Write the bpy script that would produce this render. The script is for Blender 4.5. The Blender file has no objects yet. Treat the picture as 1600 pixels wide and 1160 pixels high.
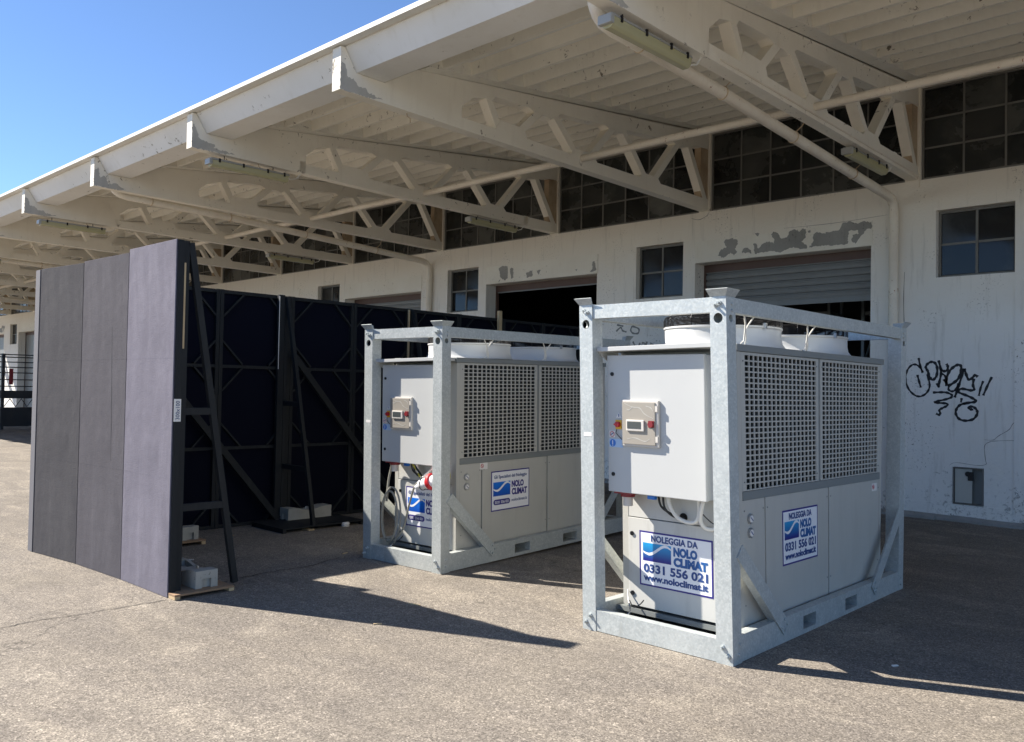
import bpy, bmesh, math, random
from mathutils import Vector, Matrix
random.seed(7)
SC = bpy.context.scene
COL = SC.collection
R = math.radians

# ---------------------------------------------------------------- camera
cam_d = bpy.data.cameras.new('camera'); cam = bpy.data.objects.new('camera', cam_d); COL.objects.link(cam)
F_PX, YAW, PITCH, ROLL = 1329.91, -0.7600957, 0.0217499, -0.0185382
cam_d.sensor_width = 36.0; cam_d.lens = F_PX/1600*36.0
cam_d.clip_start = 0.05; cam_d.clip_end = 3000
fw = Vector((math.sin(YAW)*math.cos(PITCH), math.cos(YAW)*math.cos(PITCH), math.sin(PITCH)))
r0 = Vector((math.cos(YAW), -math.sin(YAW), 0)); d0 = fw.cross(r0)
rt = math.cos(ROLL)*r0 + math.sin(ROLL)*d0; dn = -math.sin(ROLL)*r0 + math.cos(ROLL)*d0
M = Matrix(((rt.x, -dn.x, -fw.x, 0), (rt.y, -dn.y, -fw.y, -12.75718), (rt.z, -dn.z, -fw.z, 1.7), (0, 0, 0, 1)))
cam.matrix_world = M
SC.camera = cam

# ---------------------------------------------------------------- light
SUN = Vector((1.062, 0.462, -1.0)).normalized()           # the way the light travels
elev = math.asin(-SUN.z); azim = math.atan2(-SUN.x, -SUN.y)
W = bpy.data.worlds.new('World'); SC.world = W; W.use_nodes = True
nt = W.node_tree; bg = nt.nodes['Background']
sky = nt.nodes.new('ShaderNodeTexSky'); sky.sky_type = 'NISHITA'; sky.sun_disc = False
sky.sun_elevation = elev; sky.sun_rotation = azim % (2*math.pi)
sky.altitude = 2000; sky.air_density = 0.85; sky.dust_density = 0.0; sky.ozone_density = 5.0
nt.links.new(sky.outputs[0], bg.inputs[0]); bg.inputs[1].default_value = 0.085
sd = bpy.data.lights.new('sun', 'SUN'); sd.energy = 5.0; sd.angle = R(0.53); sd.color = (1.0, 0.935, 0.84)
so = bpy.data.objects.new('sun', sd); COL.objects.link(so)
so.rotation_euler = SUN.to_track_quat('-Z', 'Y').to_euler()
so.location = (-20, -20, 30)
SC.view_settings.view_transform = 'Standard'; SC.view_settings.look = 'None'
SC.view_settings.exposure = 1.3; SC.view_settings.gamma = 1.0
SC.view_settings.use_curve_mapping = False
SC.render.engine = 'CYCLES'
SC.cycles.max_bounces = 10; SC.cycles.diffuse_bounces = 6

# ---------------------------------------------------------------- materials
MATS = {}
def mat(name, col, rough=0.7, metal=0.0, spec=0.5, alpha=1.0):
    m = bpy.data.materials.new(name); m.use_nodes = True
    b = m.node_tree.nodes['Principled BSDF']
    b.inputs['Base Color'].default_value = (*col, 1); b.inputs['Roughness'].default_value = rough
    b.inputs['Metallic'].default_value = metal; b.inputs['Specular IOR Level'].default_value = spec
    b.inputs['Alpha'].default_value = alpha
    MATS[name] = m; return m
def nodes(m): return m.node_tree.nodes, m.node_tree.links
def coord(m, kind='Object', scale=(1, 1, 1)):
    n, l = nodes(m); t = n.new('ShaderNodeTexCoord'); mp = n.new('ShaderNodeMapping')
    l.new(t.outputs[kind], mp.inputs[0]); mp.inputs['Scale'].default_value = scale; return mp.outputs[0]
def wcoord(m, scale=(1, 1, 1)):
    n, l = nodes(m); g = n.new('ShaderNodeNewGeometry'); mp = n.new('ShaderNodeMapping')
    l.new(g.outputs['Position'], mp.inputs[0]); mp.inputs['Scale'].default_value = scale; return mp.outputs[0]
def noise(m, vec, scale, detail=4, rough=0.55, dist=0.0):
    n, l = nodes(m); t = n.new('ShaderNodeTexNoise'); l.new(vec, t.inputs['Vector'])
    t.inputs['Scale'].default_value = scale; t.inputs['Detail'].default_value = detail
    t.inputs['Roughness'].default_value = rough; t.inputs['Distortion'].default_value = dist
    return t.outputs['Fac']
def voro(m, vec, scale, out='Distance', feature='F1', rnd=1.0):
    n, l = nodes(m); t = n.new('ShaderNodeTexVoronoi'); t.feature = feature; l.new(vec, t.inputs['Vector'])
    t.inputs['Scale'].default_value = scale; t.inputs['Randomness'].default_value = rnd
    return t.outputs[out]
def ramp(m, fac, stops):
    n, l = nodes(m); r = n.new('ShaderNodeValToRGB'); l.new(fac, r.inputs[0])
    cr = r.color_ramp
    while len(cr.elements) < len(stops): cr.elements.new(0.5)
    for e, (p, c) in zip(cr.elements, stops):
        e.position = p; e.color = (*c, 1) if len(c) == 3 else c
    return r.outputs[0]
def mixc(m, fac, a, b, mode='MIX'):
    n, l = nodes(m); x = n.new('ShaderNodeMix'); x.data_type = 'RGBA'; x.blend_type = mode
    for s, v in ((x.inputs[0], fac), (x.inputs[6], a), (x.inputs[7], b)):
        if isinstance(v, (int, float)): s.default_value = v
        elif isinstance(v, tuple): s.default_value = (*v, 1)
        else: l.new(v, s)
    return x.outputs[2]
def mth(m, op, a, b=0.0, c=0.0):
    n, l = nodes(m); x = n.new('ShaderNodeMath'); x.operation = op
    for i, v in enumerate((a, b, c)):
        if isinstance(v, (int, float)): x.inputs[i].default_value = v
        else: l.new(v, x.inputs[i])
    return x.outputs[0]
def base(m, sock): n, l = nodes(m); l.new(sock, n['Principled BSDF'].inputs['Base Color'])
def rgh(m, sock): n, l = nodes(m); l.new(sock, n['Principled BSDF'].inputs['Roughness'])
def bump(m, h, strength=0.3, dist=0.01):
    n, l = nodes(m); b = n.new('ShaderNodeBump'); l.new(h, b.inputs['Height'])
    b.inputs['Strength'].default_value = strength; b.inputs['Distance'].default_value = dist
    l.new(b.outputs[0], n['Principled BSDF'].inputs['Normal'])
G = lambda v: (v, v, v)

def make_asphalt():
    m = mat('asphalt', (.2, .18, .16), .92, spec=.25); v = wcoord(m)
    big = noise(m, v, .35, 5, .6, .4); mid = noise(m, v, 2.2, 6, .6)
    streak = noise(m, wcoord(m, (.5, 2.2, 1)), 1.1, 6, .65, 1.2)
    c = ramp(m, big, [(.3, (.195, .168, .136)), (.5, (.240, .209, .171)), (.72, (.280, .246, .202))])
    c = mixc(m, ramp(m, streak, [(.42, G(0)), (.62, G(.55))]), c, (.165, .145, .125))
    c = mixc(m, ramp(m, mid, [(.35, G(.45)), (.6, G(0))]), c, (.15, .132, .115))
    dust = noise(m, wcoord(m, (.8, 1.6, 1)), .8, 7, .6, 1.6)
    c = mixc(m, ramp(m, dust, [(.54, G(0)), (.68, G(.4))]), c, (.37, .325, .26))
    # the stones of the chippings
    vc = voro(m, v, 130, 'Color'); sep = nodes(m)[0].new('ShaderNodeSeparateColor'); nodes(m)[1].new(vc, sep.inputs[0])
    st = ramp(m, sep.outputs[0], [(0, G(.5)), (.3, G(.78)), (.55, G(.98)), (.8, G(1.16)), (.93, G(1.36)), (1, G(1.9))])
    c = mixc(m, 1.0, c, st, 'MULTIPLY')
    vc2 = voro(m, v, 38, 'Color'); s2 = nodes(m)[0].new('ShaderNodeSeparateColor'); nodes(m)[1].new(vc2, s2.inputs[0])
    st2 = ramp(m, s2.outputs[1], [(0, G(.8)), (.5, G(1.0)), (.93, G(1.08)), (1, G(1.5))])
    c = mixc(m, ramp(m, noise(m, v, .7, 3), [(.4, G(.25)), (.6, G(.8))]), c, st2, 'MULTIPLY')
    oil = noise(m, wcoord(m, (1, 1, 1)), .9, 5, .65, .8)
    c = mixc(m, ramp(m, oil, [(.60, G(0)), (.72, G(.3))]), c, (.10, .088, .072))
    tyre = nodes(m)[0].new('ShaderNodeTexWave'); nodes(m)[1].new(wcoord(m, (.35, 1, 1)), tyre.inputs['Vector']); tyre.inputs['Scale'].default_value = .35; tyre.inputs['Distortion'].default_value = 6; tyre.inputs['Detail'].default_value = 3; tyre.inputs['Detail Scale'].default_value = .6
    c = mixc(m, mth(m, 'MULTIPLY', ramp(m, tyre.outputs['Fac'], [(.80, G(0)), (.93, G(.18))]), ramp(m, mid, [(.4, G(.2)), (.6, G(1))])), c, (.12, .105, .085))
    # fine cracks
    cv = nodes(m)[0].new('ShaderNodeTexVoronoi'); cv.feature = 'DISTANCE_TO_EDGE'; cv.inputs['Scale'].default_value = .32
    add = nodes(m)[0].new('ShaderNodeVectorMath'); add.operation = 'ADD'
    nn = nodes(m)[0].new('ShaderNodeTexNoise'); nodes(m)[1].new(v, nn.inputs['Vector']); nn.inputs['Scale'].default_value = 1.6; nn.inputs['Detail'].default_value = 5
    nodes(m)[1].new(v, add.inputs[0]); nodes(m)[1].new(nn.outputs['Color'], add.inputs[1]); nodes(m)[1].new(add.outputs[0], cv.inputs['Vector'])
    crk = ramp(m, cv.outputs['Distance'], [(0, G(.8)), (.0015, G(.7)), (.004, G(0))])
    gate = ramp(m, noise(m, v, .5, 2), [(.54, G(0)), (.6, G(.8))])
    crk = mixc(m, 1.0, crk, gate, 'MULTIPLY')
    c = mixc(m, crk, c, (.05, .044, .038))
    # far away the joints vanish; little white chips and leaf bits
    vd = voro(m, v, 2.6); c = mixc(m, ramp(m, vd, [(0, G(.9)), (.012, G(.8)), (.02, G(0))]), c, (.62, .58, .5))
    base(m, c)
    h = mth(m, 'ADD', mth(m, 'MULTIPLY', sep.outputs[0], .5), mth(m, 'MULTIPLY', noise(m, v, 28, 3), 1.0))
    bump(m, h, .5, .007)
    return m

def make_paint(name, col, dark, stain, sc=1.0, rough=.85, spots=True):
    m = mat(name, col, rough, spec=.3); v = wcoord(m)
    c = mixc(m, ramp(m, noise(m, v, .9*sc, 6, .62), [(.35, G(0)), (.7, G(.75))]), col, dark)
    drip = noise(m, wcoord(m, (5, 5, .5)), 2.0*sc, 5, .6)
    c = mixc(m, ramp(m, drip, [(.56, G(0)), (.72, G(.45))]), c, dark)
    if spots:
        n1 = noise(m, v, 9*sc, 6, .7, .8); n2 = noise(m, v, 1.1*sc, 2)
        k = mth(m, 'MULTIPLY', ramp(m, n1, [(.62, G(0)), (.65, G(1))]), ramp(m, n2, [(.5, G(0)), (.58, G(1))]))
        c = mixc(m, k, c, stain)
        f = voro(m, v, 4.5); c = mixc(m, ramp(m, f, [(0, G(.85)), (.022, G(.7)), (.04, G(0))]), c, stain)
    base(m, c); bump(m, noise(m, v, 30, 5, .6), .25, .006); return m

def make_wall():
    m = mat('plaster', (.7, .67, .6), .9, spec=.25); v = wcoord(m)
    n, l = nodes(m)
    g = n.new('ShaderNodeNewGeometry'); sp = n.new('ShaderNodeSeparateXYZ'); l.new(g.outputs['Position'], sp.inputs[0])
    c = mixc(m, ramp(m, noise(m, v, .8, 6, .6), [(.3, G(0)), (.75, G(.8))]), (.85, .835, .80), (.76, .735, .68))
    # warm bounce light painted into the colour of the upper wall
    up = mth(m, 'ADD', sp.outputs[2], mth(m, 'MULTIPLY', noise(m, v, 1.5, 4), 1.2))
    mr = n.new('ShaderNodeMapRange'); l.new(up, mr.inputs[0]); mr.inputs[1].default_value = 3.2; mr.inputs[2].default_value = 5.0
    c = mixc(m, mth(m, 'MULTIPLY', mr.outputs[0], .7), c, (.74, .675, .57))
    drip = noise(m, wcoord(m, (6, 6, .6)), 1.6, 6, .65)
    c = mixc(m, ramp(m, drip, [(.55, G(0)), (.75, G(.5))]), c, (.42, .39, .34))
    # dark chips and mould, thicker towards the ground
    low = n.new('ShaderNodeMapRange'); l.new(sp.outputs[2], low.inputs[0]); low.inputs[1].default_value = 0.0; low.inputs[2].default_value = 1.3
    low.inputs[3].default_value = .16; low.inputs[4].default_value = 0.0
    s1 = mth(m, 'ADD', noise(m, v, 16, 7, .75, .6), low.outputs[0])
    c = mixc(m, mth(m, 'MULTIPLY', ramp(m, s1, [(.665, G(0)), (.74, G(.7))]), ramp(m, noise(m, v, 1.0, 3), [(.42, G(.1)), (.58, G(1))])), c, (.17, .16, .14))
    s2 = mth(m, 'MULTIPLY', ramp(m, noise(m, v, 30, 6, .75), [(.585, G(0)), (.62, G(1))]), ramp(m, noise(m, v, 1.3, 3), [(.54, G(0)), (.6, G(.9))]))
    c = mixc(m, s2, c, (.13, .11, .09))
    base(m, c); bump(m, mth(m, 'ADD', noise(m, v, 22, 5, .6), mth(m, 'MULTIPLY', noise(m, v, 3, 3), 1.5)), .45, .012); return m

def make_galv():
    m = mat('galvanised', (.5, .56, .58), .42, metal=.3, spec=.5); v = coord(m)
    vc = voro(m, v, 85, 'Color'); sep = nodes(m)[0].new('ShaderNodeSeparateColor'); nodes(m)[1].new(vc, sep.inputs[0])
    n1 = noise(m, v, 16, 5, .6, 1.2)
    c = ramp(m, mth(m, 'ADD', mth(m, 'MULTIPLY', sep.outputs[0], .32), mth(m, 'MULTIPLY', n1, .7)), [(.3, (.41, .44, .435)), (.55, (.475, .505, .495)), (.75, (.56, .585, .57))])
    c = mixc(m, ramp(m, noise(m, v, 2.0, 4), [(.5, G(0)), (.75, G(.35))]), c, (.60, .62, .60))
    c = mixc(m, ramp(m, noise(m, coord(m, scale=(1, 1, .4)), 5, 6, .7, .6), [(.62, G(0)), (.74, G(.35))]), c, (.27, .27, .24))
    base(m, c); rgh(m, ramp(m, sep.outputs[1], [(0, G(.36)), (1, G(.58))]))
    bump(m, n1, .12, .004); return m

def make_fabric(name, a, b, streak):
    m = mat(name, a, .95, spec=.15); v = coord(m)
    c = mixc(m, ramp(m, noise(m, coord(m, scale=(1.6, 1, 1.0)), 2.6, 7, .65, .3), [(.3, G(0)), (.72, G(1))]), a, b)
    c = mixc(m, ramp(m, noise(m, coord(m, scale=(2.2, 1, .5)), 2.2, 5, .65, .6), [(.48, G(0)), (.7, G(.45))]), c, streak)
    c = mixc(m, ramp(m, noise(m, v, 55, 3, .7), [(.35, G(.35)), (.65, G(0))]), c, b)
    f = voro(m, v, 5.5); c = mixc(m, ramp(m, f, [(0, G(.8)), (.012, G(.6)), (.022, G(0))]), c, (.5, .5, .5))
    base(m, c); bump(m, mth(m, 'ADD', noise(m, v, 120, 2, .6), mth(m, 'MULTIPLY', noise(m, v, 6, 4), 2.0)), .5, .006); return m

def make_metal_paint(name, col, rough=.45, dirt=.25, dcol=(.3, .27, .22)):
    m = mat(name, col, rough, spec=.45); v = coord(m)
    c = mixc(m, ramp(m, noise(m, coord(m, scale=(3, 3, .6)), 2.0, 6, .65), [(.5, G(0)), (.85, G(dirt))]), col, dcol)
    f = noise(m, v, 28, 5, .75); c = mixc(m, ramp(m, f, [(.70, G(0)), (.76, G(min(1, dirt*2)))]), c, dcol)
    base(m, c); bump(m, noise(m, v, 1.6, 3), .16, .02); return m

make_asphalt()
make_wall()
make_paint('beam_paint', (.86, .815, .71), (.74, .69, .59), (.20, .165, .12))
make_paint('deck_paint', (.85, .81, .71), (.71, .67, .58), (.20, .17, .13), 1.2)
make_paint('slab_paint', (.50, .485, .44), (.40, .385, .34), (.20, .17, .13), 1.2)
make_paint('gutter_paint', (.80, .79, .76), (.68, .66, .60), (.3, .27, .22), .7)
make_paint('lintel_paint', (.80, .765, .68), (.68, .63, .54), (.3, .26, .2), 1.0)
make_paint('pipe_paint', (.80, .74, .63), (.66, .57, .46), (.30, .15, .09), 2.2, .6)
make_paint('bare_concrete', (.34, .33, .31), (.22, .215, .2), (.12, .115, .105), 2.0)
make_paint('worn_concrete', (.50, .48, .43), (.36, .345, .31), (.2, .19, .17), 3.0)
make_paint('cast_concrete', (.42, .405, .36), (.30, .29, .255), (.16, .16, .15), 3.0)
make_paint('white_flashing', (.80, .79, .75), (.66, .64, .58), (.4, .36, .3), 1.0, .6, False)
make_paint('rusty_post', (.55, .44, .30), (.33, .22, .13), (.16, .07, .04), 3.0)
make_galv()
make_metal_paint('unit_panel', (.48, .47, .425), .5, .3, (.30, .285, .24))
make_metal_paint('unit_trim', (.21, .225, .22), .45, .2)
make_metal_paint('cabinet_paint', (.51, .515, .50), .38, .06, (.5, .5, .48))
make_metal_paint('front_panel', (.55, .545, .51), .5, .5, (.25, .23, .2))
make_metal_paint('cowl_paint', (.62, .62, .61), .35, .10)
make_metal_paint('shutter_steel', (.21, .215, .21), .45, .5, (.16, .14, .12))
make_metal_paint('shutter_guide', (.11, .065, .05), .6, .4, (.05, .03, .03))
make_metal_paint('muntin_paint', (.17, .165, .15), .6, .5, (.08, .07, .06))
make_metal_paint('gate_paint', (.028, .03, .034), .5, .3, (.06, .055, .05))
make_metal_paint('black_timber', (.008, .010, .012), .75, .6, (.032, .036, .034))
make_metal_paint('van_paint', (.78, .78, .80), .3, .1)
make_fabric('dark_cloth', (.090, .085, .089), (.067, .064, .068), (.115, .110, .110))
make_fabric('mid_cloth', (.104, .097, .107), (.082, .077, .086), (.137, .129, .141))
make_fabric('lilac_cloth', (.190, .178, .214), (.138, .130, .158), (.255, .240, .282))
make_paint('ply', (.36, .235, .14), (.25, .16, .10), (.12, .08, .05), 4.0)
make_paint('raw_wood', (.55, .42, .25), (.42, .30, .17), (.2, .13, .08), 5.0)
mat('black_cloth', (.004, .005, .012), .9, spec=.1)
mat('black_rubber', (.012, .012, .012), .7, spec=.2)
mat('fin_metal', (.06, .068, .066), .5, metal=.3)
mat('coil', (.016, .02, .02), .6, metal=.2)
mat('dark_void', (.01, .01, .012), .9, spec=.1)
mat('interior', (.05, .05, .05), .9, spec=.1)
mat('wire_black', (.02, .02, .022), .4, metal=.6)
mat('steel', (.5, .5, .5), .3, metal=.9)
mat('tar', (.045, .040, .035), .9)
mat('spray', (.012, .012, .014), .6)
mat('spray_grey', (.22, .22, .21), .8)
mat('crack', (.22, .20, .18), .95)
mat('pale_paint', (.13, .125, .135), .8)
mat('hose', (.27, .26, .22), .6)
mat('cable_white', (.74, .72, .66), .5)
mat('cable_black', (.02, .02, .02), .5)
mat('cable_yellow', (.55, .50, .06), .5)
mat('plug_red', (.55, .02, .03), .4)
mat('red_dark', (.22, .015, .02), .4)
mat('tail_light', (.42, .01, .02), .2)
mat('yellow', (.75, .42, .02), .4)
mat('sign_blue', (.02, .16, .55), .4)
mat('sign_pale_blue', (.40, .55, .75), .5)
mat('sticker_white', (.82, .82, .84), .4)
mat('navy', (.025, .015, .20), .4)
mat('ink', (.02, .06, .22), .4)
mat('tag_white', (.75, .73, .70), .6)
mat('lid_beige', (.34, .31, .265), .15)
mat('display_grey', (.62, .58, .52), .4)
mat('crease', (.50, .48, .43), .2)
mat('lcd', (.07, .08, .08), .15)
mat('lamp_diffuser', (.43, .405, .24), .25, spec=.6)
mat('lamp_body', (.36, .36, .34), .4)
def make_logo(name, top, bot):
    m = mat(name, top, .35); n, l = nodes(m); v = coord(m, 'Generated')
    sp = n.new('ShaderNodeSeparateXYZ'); l.new(v, sp.inputs[0])
    base(m, ramp(m, mth(m, 'MULTIPLY_ADD', sp.outputs[2], 1.0, 0.0), [(.1, bot), (.95, top)]))
make_logo('logo_teal', (.01, .30, .62), (.015, .02, .22))
make_logo('logo_ink', (.015, .12, .34), (.012, .025, .20))
make_logo('logo_blue', (.005, .17, .70), (.005, .08, .45))
def make_glass(name, col, r, dirt, dc):
    m = mat(name, col, r, spec=.5); v = wcoord(m)
    k = ramp(m, noise(m, v, 1.1, 6, .6, .3), [(.45, G(0)), (.7, G(dirt))])
    oi = nodes(m)[0].new('ShaderNodeObjectInfo'); c_ = mixc(m, k, col, dc)
    c_ = mixc(m, 1.0, c_, ramp(m, oi.outputs['Random'], [(0, G(.45)), (.5, G(1.0)), (1, G(2.4))]), 'MULTIPLY')
    base(m, c_); rgh(m, mixc(m, k, G(r), G(.6)))
make_glass('pane_glass', (.010, .011, .012), .06, .3, (.07, .07, .065))
MATS['pane_glass'].node_tree.nodes['Principled BSDF'].inputs['Specular IOR Level'].default_value = .3
make_glass('dirty_glass', (.018, .020, .019), .18, .75, (.085, .085, .075))
mat('van_glass', (.02, .02, .025), .08)

# ---------------------------------------------------------------- mesh helpers
class MB:
    def __init__(s): s.v = []; s.f = []
    def add(s, vs, fs):
        b = len(s.v); s.v += [tuple(p) for p in vs]; s.f += [[i+b for i in f] for f in fs]; return s
    def box(s, x0, x1, y0, y1, z0, z1):
        vs = [(x0,y0,z0),(x1,y0,z0),(x1,y1,z0),(x0,y1,z0),(x0,y0,z1),(x1,y0,z1),(x1,y1,z1),(x0,y1,z1)]
        return s.add(vs, [(0,3,2,1),(4,5,6,7),(0,1,5,4),(1,2,6,5),(2,3,7,6),(3,0,4,7)])
    def prism(s, poly, a0, a1, axis='x'):
        """poly in the two other axes (in x,y,z order), extruded along axis"""
        n = len(poly)
        def p(q, a): return {'x': (a, q[0], q[1]), 'y': (q[0], a, q[1]), 'z': (q[0], q[1], a)}[axis]
        vs = [p(q, a0) for q in poly] + [p(q, a1) for q in poly]
        fs = [tuple(range(n))[::-1], tuple(range(n, 2*n))] + [(i, (i+1) % n, n+(i+1) % n, n+i) for i in range(n)]
        return s.add(vs, fs)
    def bar(s, a, b, w, h, up=(0, 0, 1)):
        a = Vector(a); b = Vector(b); d = (b-a).normalized(); u = Vector(up)
        sd = d.cross(u)
        if sd.length < 1e-4: sd = d.cross(Vector((1, 0, 0)))
        sd.normalize(); u = sd.cross(d).normalized()
        vs = [p + sd*sx*w/2 + u*sy*h/2 for p in (a, b) for sx, sy in ((-1,-1),(1,-1),(1,1),(-1,1))]
        return s.add(vs, [(0,1,2,3),(7,6,5,4),(0,4,5,1),(1,5,6,2),(2,6,7,3),(3,7,4,0)])
    def tube(s, pts, r, seg=8, closed=False, caps=True):
        pts = [Vector(p) for p in pts]; n = len(pts); rings = []
        prev = None
        for i, p in enumerate(pts):
            if closed: d = pts[(i+1) % n]-pts[i-1]
            else: d = pts[min(i+1, n-1)]-pts[max(i-1, 0)]
            d.normalize()
            if prev is None:
                u = d.cross(Vector((0, 0, 1)))
                if u.length < .1: u = d.cross(Vector((1, 0, 0)))
            else: u = prev - d*prev.dot(d)
            u.normalize(); prev = u; w = d.cross(u)
            rr = r[i] if isinstance(r, (list, tuple)) else r
            rings.append([p + (u*math.cos(t)+w*math.sin(t))*rr for t in [2*math.pi*k/seg for k in range(seg)]])
        vs = [q for g in rings for q in g]; fs = []
        m = n if closed else n-1
        for i in range(m):
            j = (i+1) % n
            for k in range(seg): fs.append((i*seg+k, i*seg+(k+1) % seg, j*seg+(k+1) % seg, j*seg+k))
        if caps and not closed: fs += [tuple(range(seg))[::-1], tuple((n-1)*seg+k for k in range(seg))]
        return s.add(vs, fs)
    def cyl(s, a, b, r, seg=12): return s.tube([a, b], r, seg)
    def lathe(s, c, prof, seg=32):
        """prof: list of (radius, z) about a vertical axis at c"""
        vs = []; fs = []
        for r, z in prof: vs += [(c[0]+r*math.cos(2*math.pi*k/seg), c[1]+r*math.sin(2*math.pi*k/seg), c[2]+z) for k in range(seg)]
        for i in range(len(prof)-1):
            for k in range(seg): fs.append((i*seg+k, i*seg+(k+1) % seg, (i+1)*seg+(k+1) % seg, (i+1)*seg+k))
        return s.add(vs, fs)
    def mesh(s, name, m, smooth=False, bevel=0):
        me = bpy.data.meshes.new(name); me.from_pydata(s.v, [], s.f); me.materials.append(MATS[m])
        bm = bmesh.new(); bm.from_mesh(me); bmesh.ops.recalc_face_normals(bm, faces=bm.faces)
        if bevel:
            bmesh.ops.remove_doubles(bm, verts=bm.verts, dist=1e-5)
            es = [e for e in bm.edges if len(e.link_faces) == 2 and e.calc_face_angle(0) > .6]
            bmesh.ops.bevel(bm, geom=es, offset=bevel, segments=2, affect='EDGES', profile=.6)
        bm.to_mesh(me); bm.free()
        if smooth:
            for p in me.polygons: p.use_smooth = True
            me.set_sharp_from_angle(angle=R(38))
        return me
    def obj(s, name, m, parent=None, smooth=False, bevel=0):
        return link(name, s.mesh(name, m, smooth, bevel), parent)
def link(name, me, parent=None, loc=None):
    o = bpy.data.objects.new(name, me); COL.objects.link(o)
    if parent: o.parent = parent
    if loc: o.location = loc
    return o
def tag(o, label=None, cat=None, group=None, kind=None):
    for k, v in (('label', label), ('category', cat), ('group', group), ('kind', kind)):
        if v: o[k] = v
    return o
def thing(name, label, cat, loc=(0, 0, 0), rz=0, group=None):
    o = bpy.data.objects.new(name, None); COL.objects.link(o); o.location = loc; o.rotation_euler = (0, 0, rz)
    o.empty_display_size = .2
    return tag(o, label, cat, group)
def kids(o): return [c for c in COL.objects if c.parent == o]
def copy_tree(o, parent=None):
    c = o.copy(); COL.objects.link(c)
    if parent: c.parent = parent
    for ch in kids(o): copy_tree(ch, c)
    return c
def ribbon(pts, w, y, mb, taper=False):
    """a flat stroke on a wall (x,z points) lying at depth y, 1.5 mm thick; catmull-rom smoothed"""
    P = [Vector(p) for p in pts]; out = []
    for i in range(len(P)-1):
        a, b, c, d = P[max(i-1, 0)], P[i], P[i+1], P[min(i+2, len(P)-1)]
        for k in range(4):
            t = k/4; out.append(.5*((2*b)+(c-a)*t+(2*a-5*b+4*c-d)*t*t+(3*b-a-3*c+d)*t**3))
    out.append(P[-1]); n = len(out); vs = []; fs = []
    for i, p in enumerate(out):
        d = (out[min(i+1, n-1)]-out[max(i-1, 0)])
        if d.length < 1e-6: d = Vector((1, 0))
        d.normalize(); nn = Vector((-d.y, d.x)); ww = w*.5*(1+.25*math.sin(i*1.7))
        if taper: ww *= .35+.65*math.sin(math.pi*(i+.5)/n)
        vs += [(p.x+nn.x*ww, y, p.y+nn.y*ww), (p.x-nn.x*ww, y, p.y-nn.y*ww)]
    for i in range(n-1): fs.append((2*i, 2*i+1, 2*i+3, 2*i+2))
    mb.add(vs, fs)
def text_mesh(body, size, m, width=None, bold=0.0, space=1.0):
    cu = bpy.data.curves.new('lettering', 'FONT'); cu.body = body; cu.size = size; cu.offset = bold
    cu.align_x = 'LEFT'; cu.space_character = space; cu.extrude = .0004; cu.resolution_u = 3
    o = bpy.data.objects.new('lettering', cu); COL.objects.link(o)
    dg = bpy.context.evaluated_depsgraph_get(); me = bpy.data.meshes.new_from_object(o.evaluated_get(dg))
    bpy.data.objects.remove(o); bpy.data.curves.remove(cu)
    xs = [v.co.x for v in me.vertices]; w = max(xs)-min(xs); x0 = min(xs)
    k = (width/w) if width else 1.0
    for v in me.vertices: v.co = ((v.co.x-x0)*k, -v.co.z, v.co.y)       # stands in the xz plane, facing -y
    me.materials.clear(); me.materials.append(MATS[m]); return me
# ================================================================ setting
GCR = [([[-6.598, -11.116], [-6.562, -10.897], [-6.594, -10.646], [-6.561, -10.356], [-6.564, -10.033], [-6.554, -9.73]], .009), ([[-6.686, -9.468], [-6.871, -8.971], [-6.926, -8.561], [-6.902, -8.238], [-7.056, -7.77]], .012)]
g = MB(); g.add([(-400,-300,0),(300,-300,0),(300,300,0),(-400,300,0)], [(0,1,2,3)])
gnd = tag(g.obj('ground', 'asphalt'), kind='structure')
def ground_line(pts, w):
    m_ = MB(); out = []
    for i in range(len(pts)-1):
        for k in range(8):
            t_ = k/8; out.append(Vector(pts[i]).lerp(Vector(pts[i+1]), t_)+Vector((random.uniform(-.012, .012), random.uniform(-.008, .008))))
    out.append(Vector(pts[-1])); vs = []
    for i, p in enumerate(out):
        d = (out[min(i+1, len(out)-1)]-out[max(i-1, 0)]).normalized(); n_ = Vector((-d.y, d.x))*w*random.uniform(.3, .7)
        vs += [(p.x+n_.x, p.y+n_.y, .004), (p.x-n_.x, p.y-n_.y, .004)]
    m_.add(vs, [(2*i, 2*i+1, 2*i+3, 2*i+2) for i in range(len(out)-1)]); return m_
for pts_, w_ in GCR: ground_line(pts_, w_).obj('crack', 'tar', gnd)

# ================================================================ the warehouse
X0, S, P = -4.174, 3.4, 5.12
NT = range(-2, 14)
wh = thing('warehouse', 'long cream plastered warehouse with a cantilevered concrete canopy and shutter doors', 'warehouse', (0, 0, 0))
XL, XR = -49.5, 7.0
RZ = lambda y: 5.38+.12*(y+6.47)              # underside of the canopy slab's ribs

# ---- wall, cut round windows, doors and the meter niche
wins = [(-3.93-P*k, -2.94-P*k, 3.385, 4.335) for k in range(-1, 9)]
doors = [(-7.82-P*k, -4.83-P*k, -.02, 3.93) for k in range(-1, 9)]
niche = [(-3.69, -3.30, .235, .75)]
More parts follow.
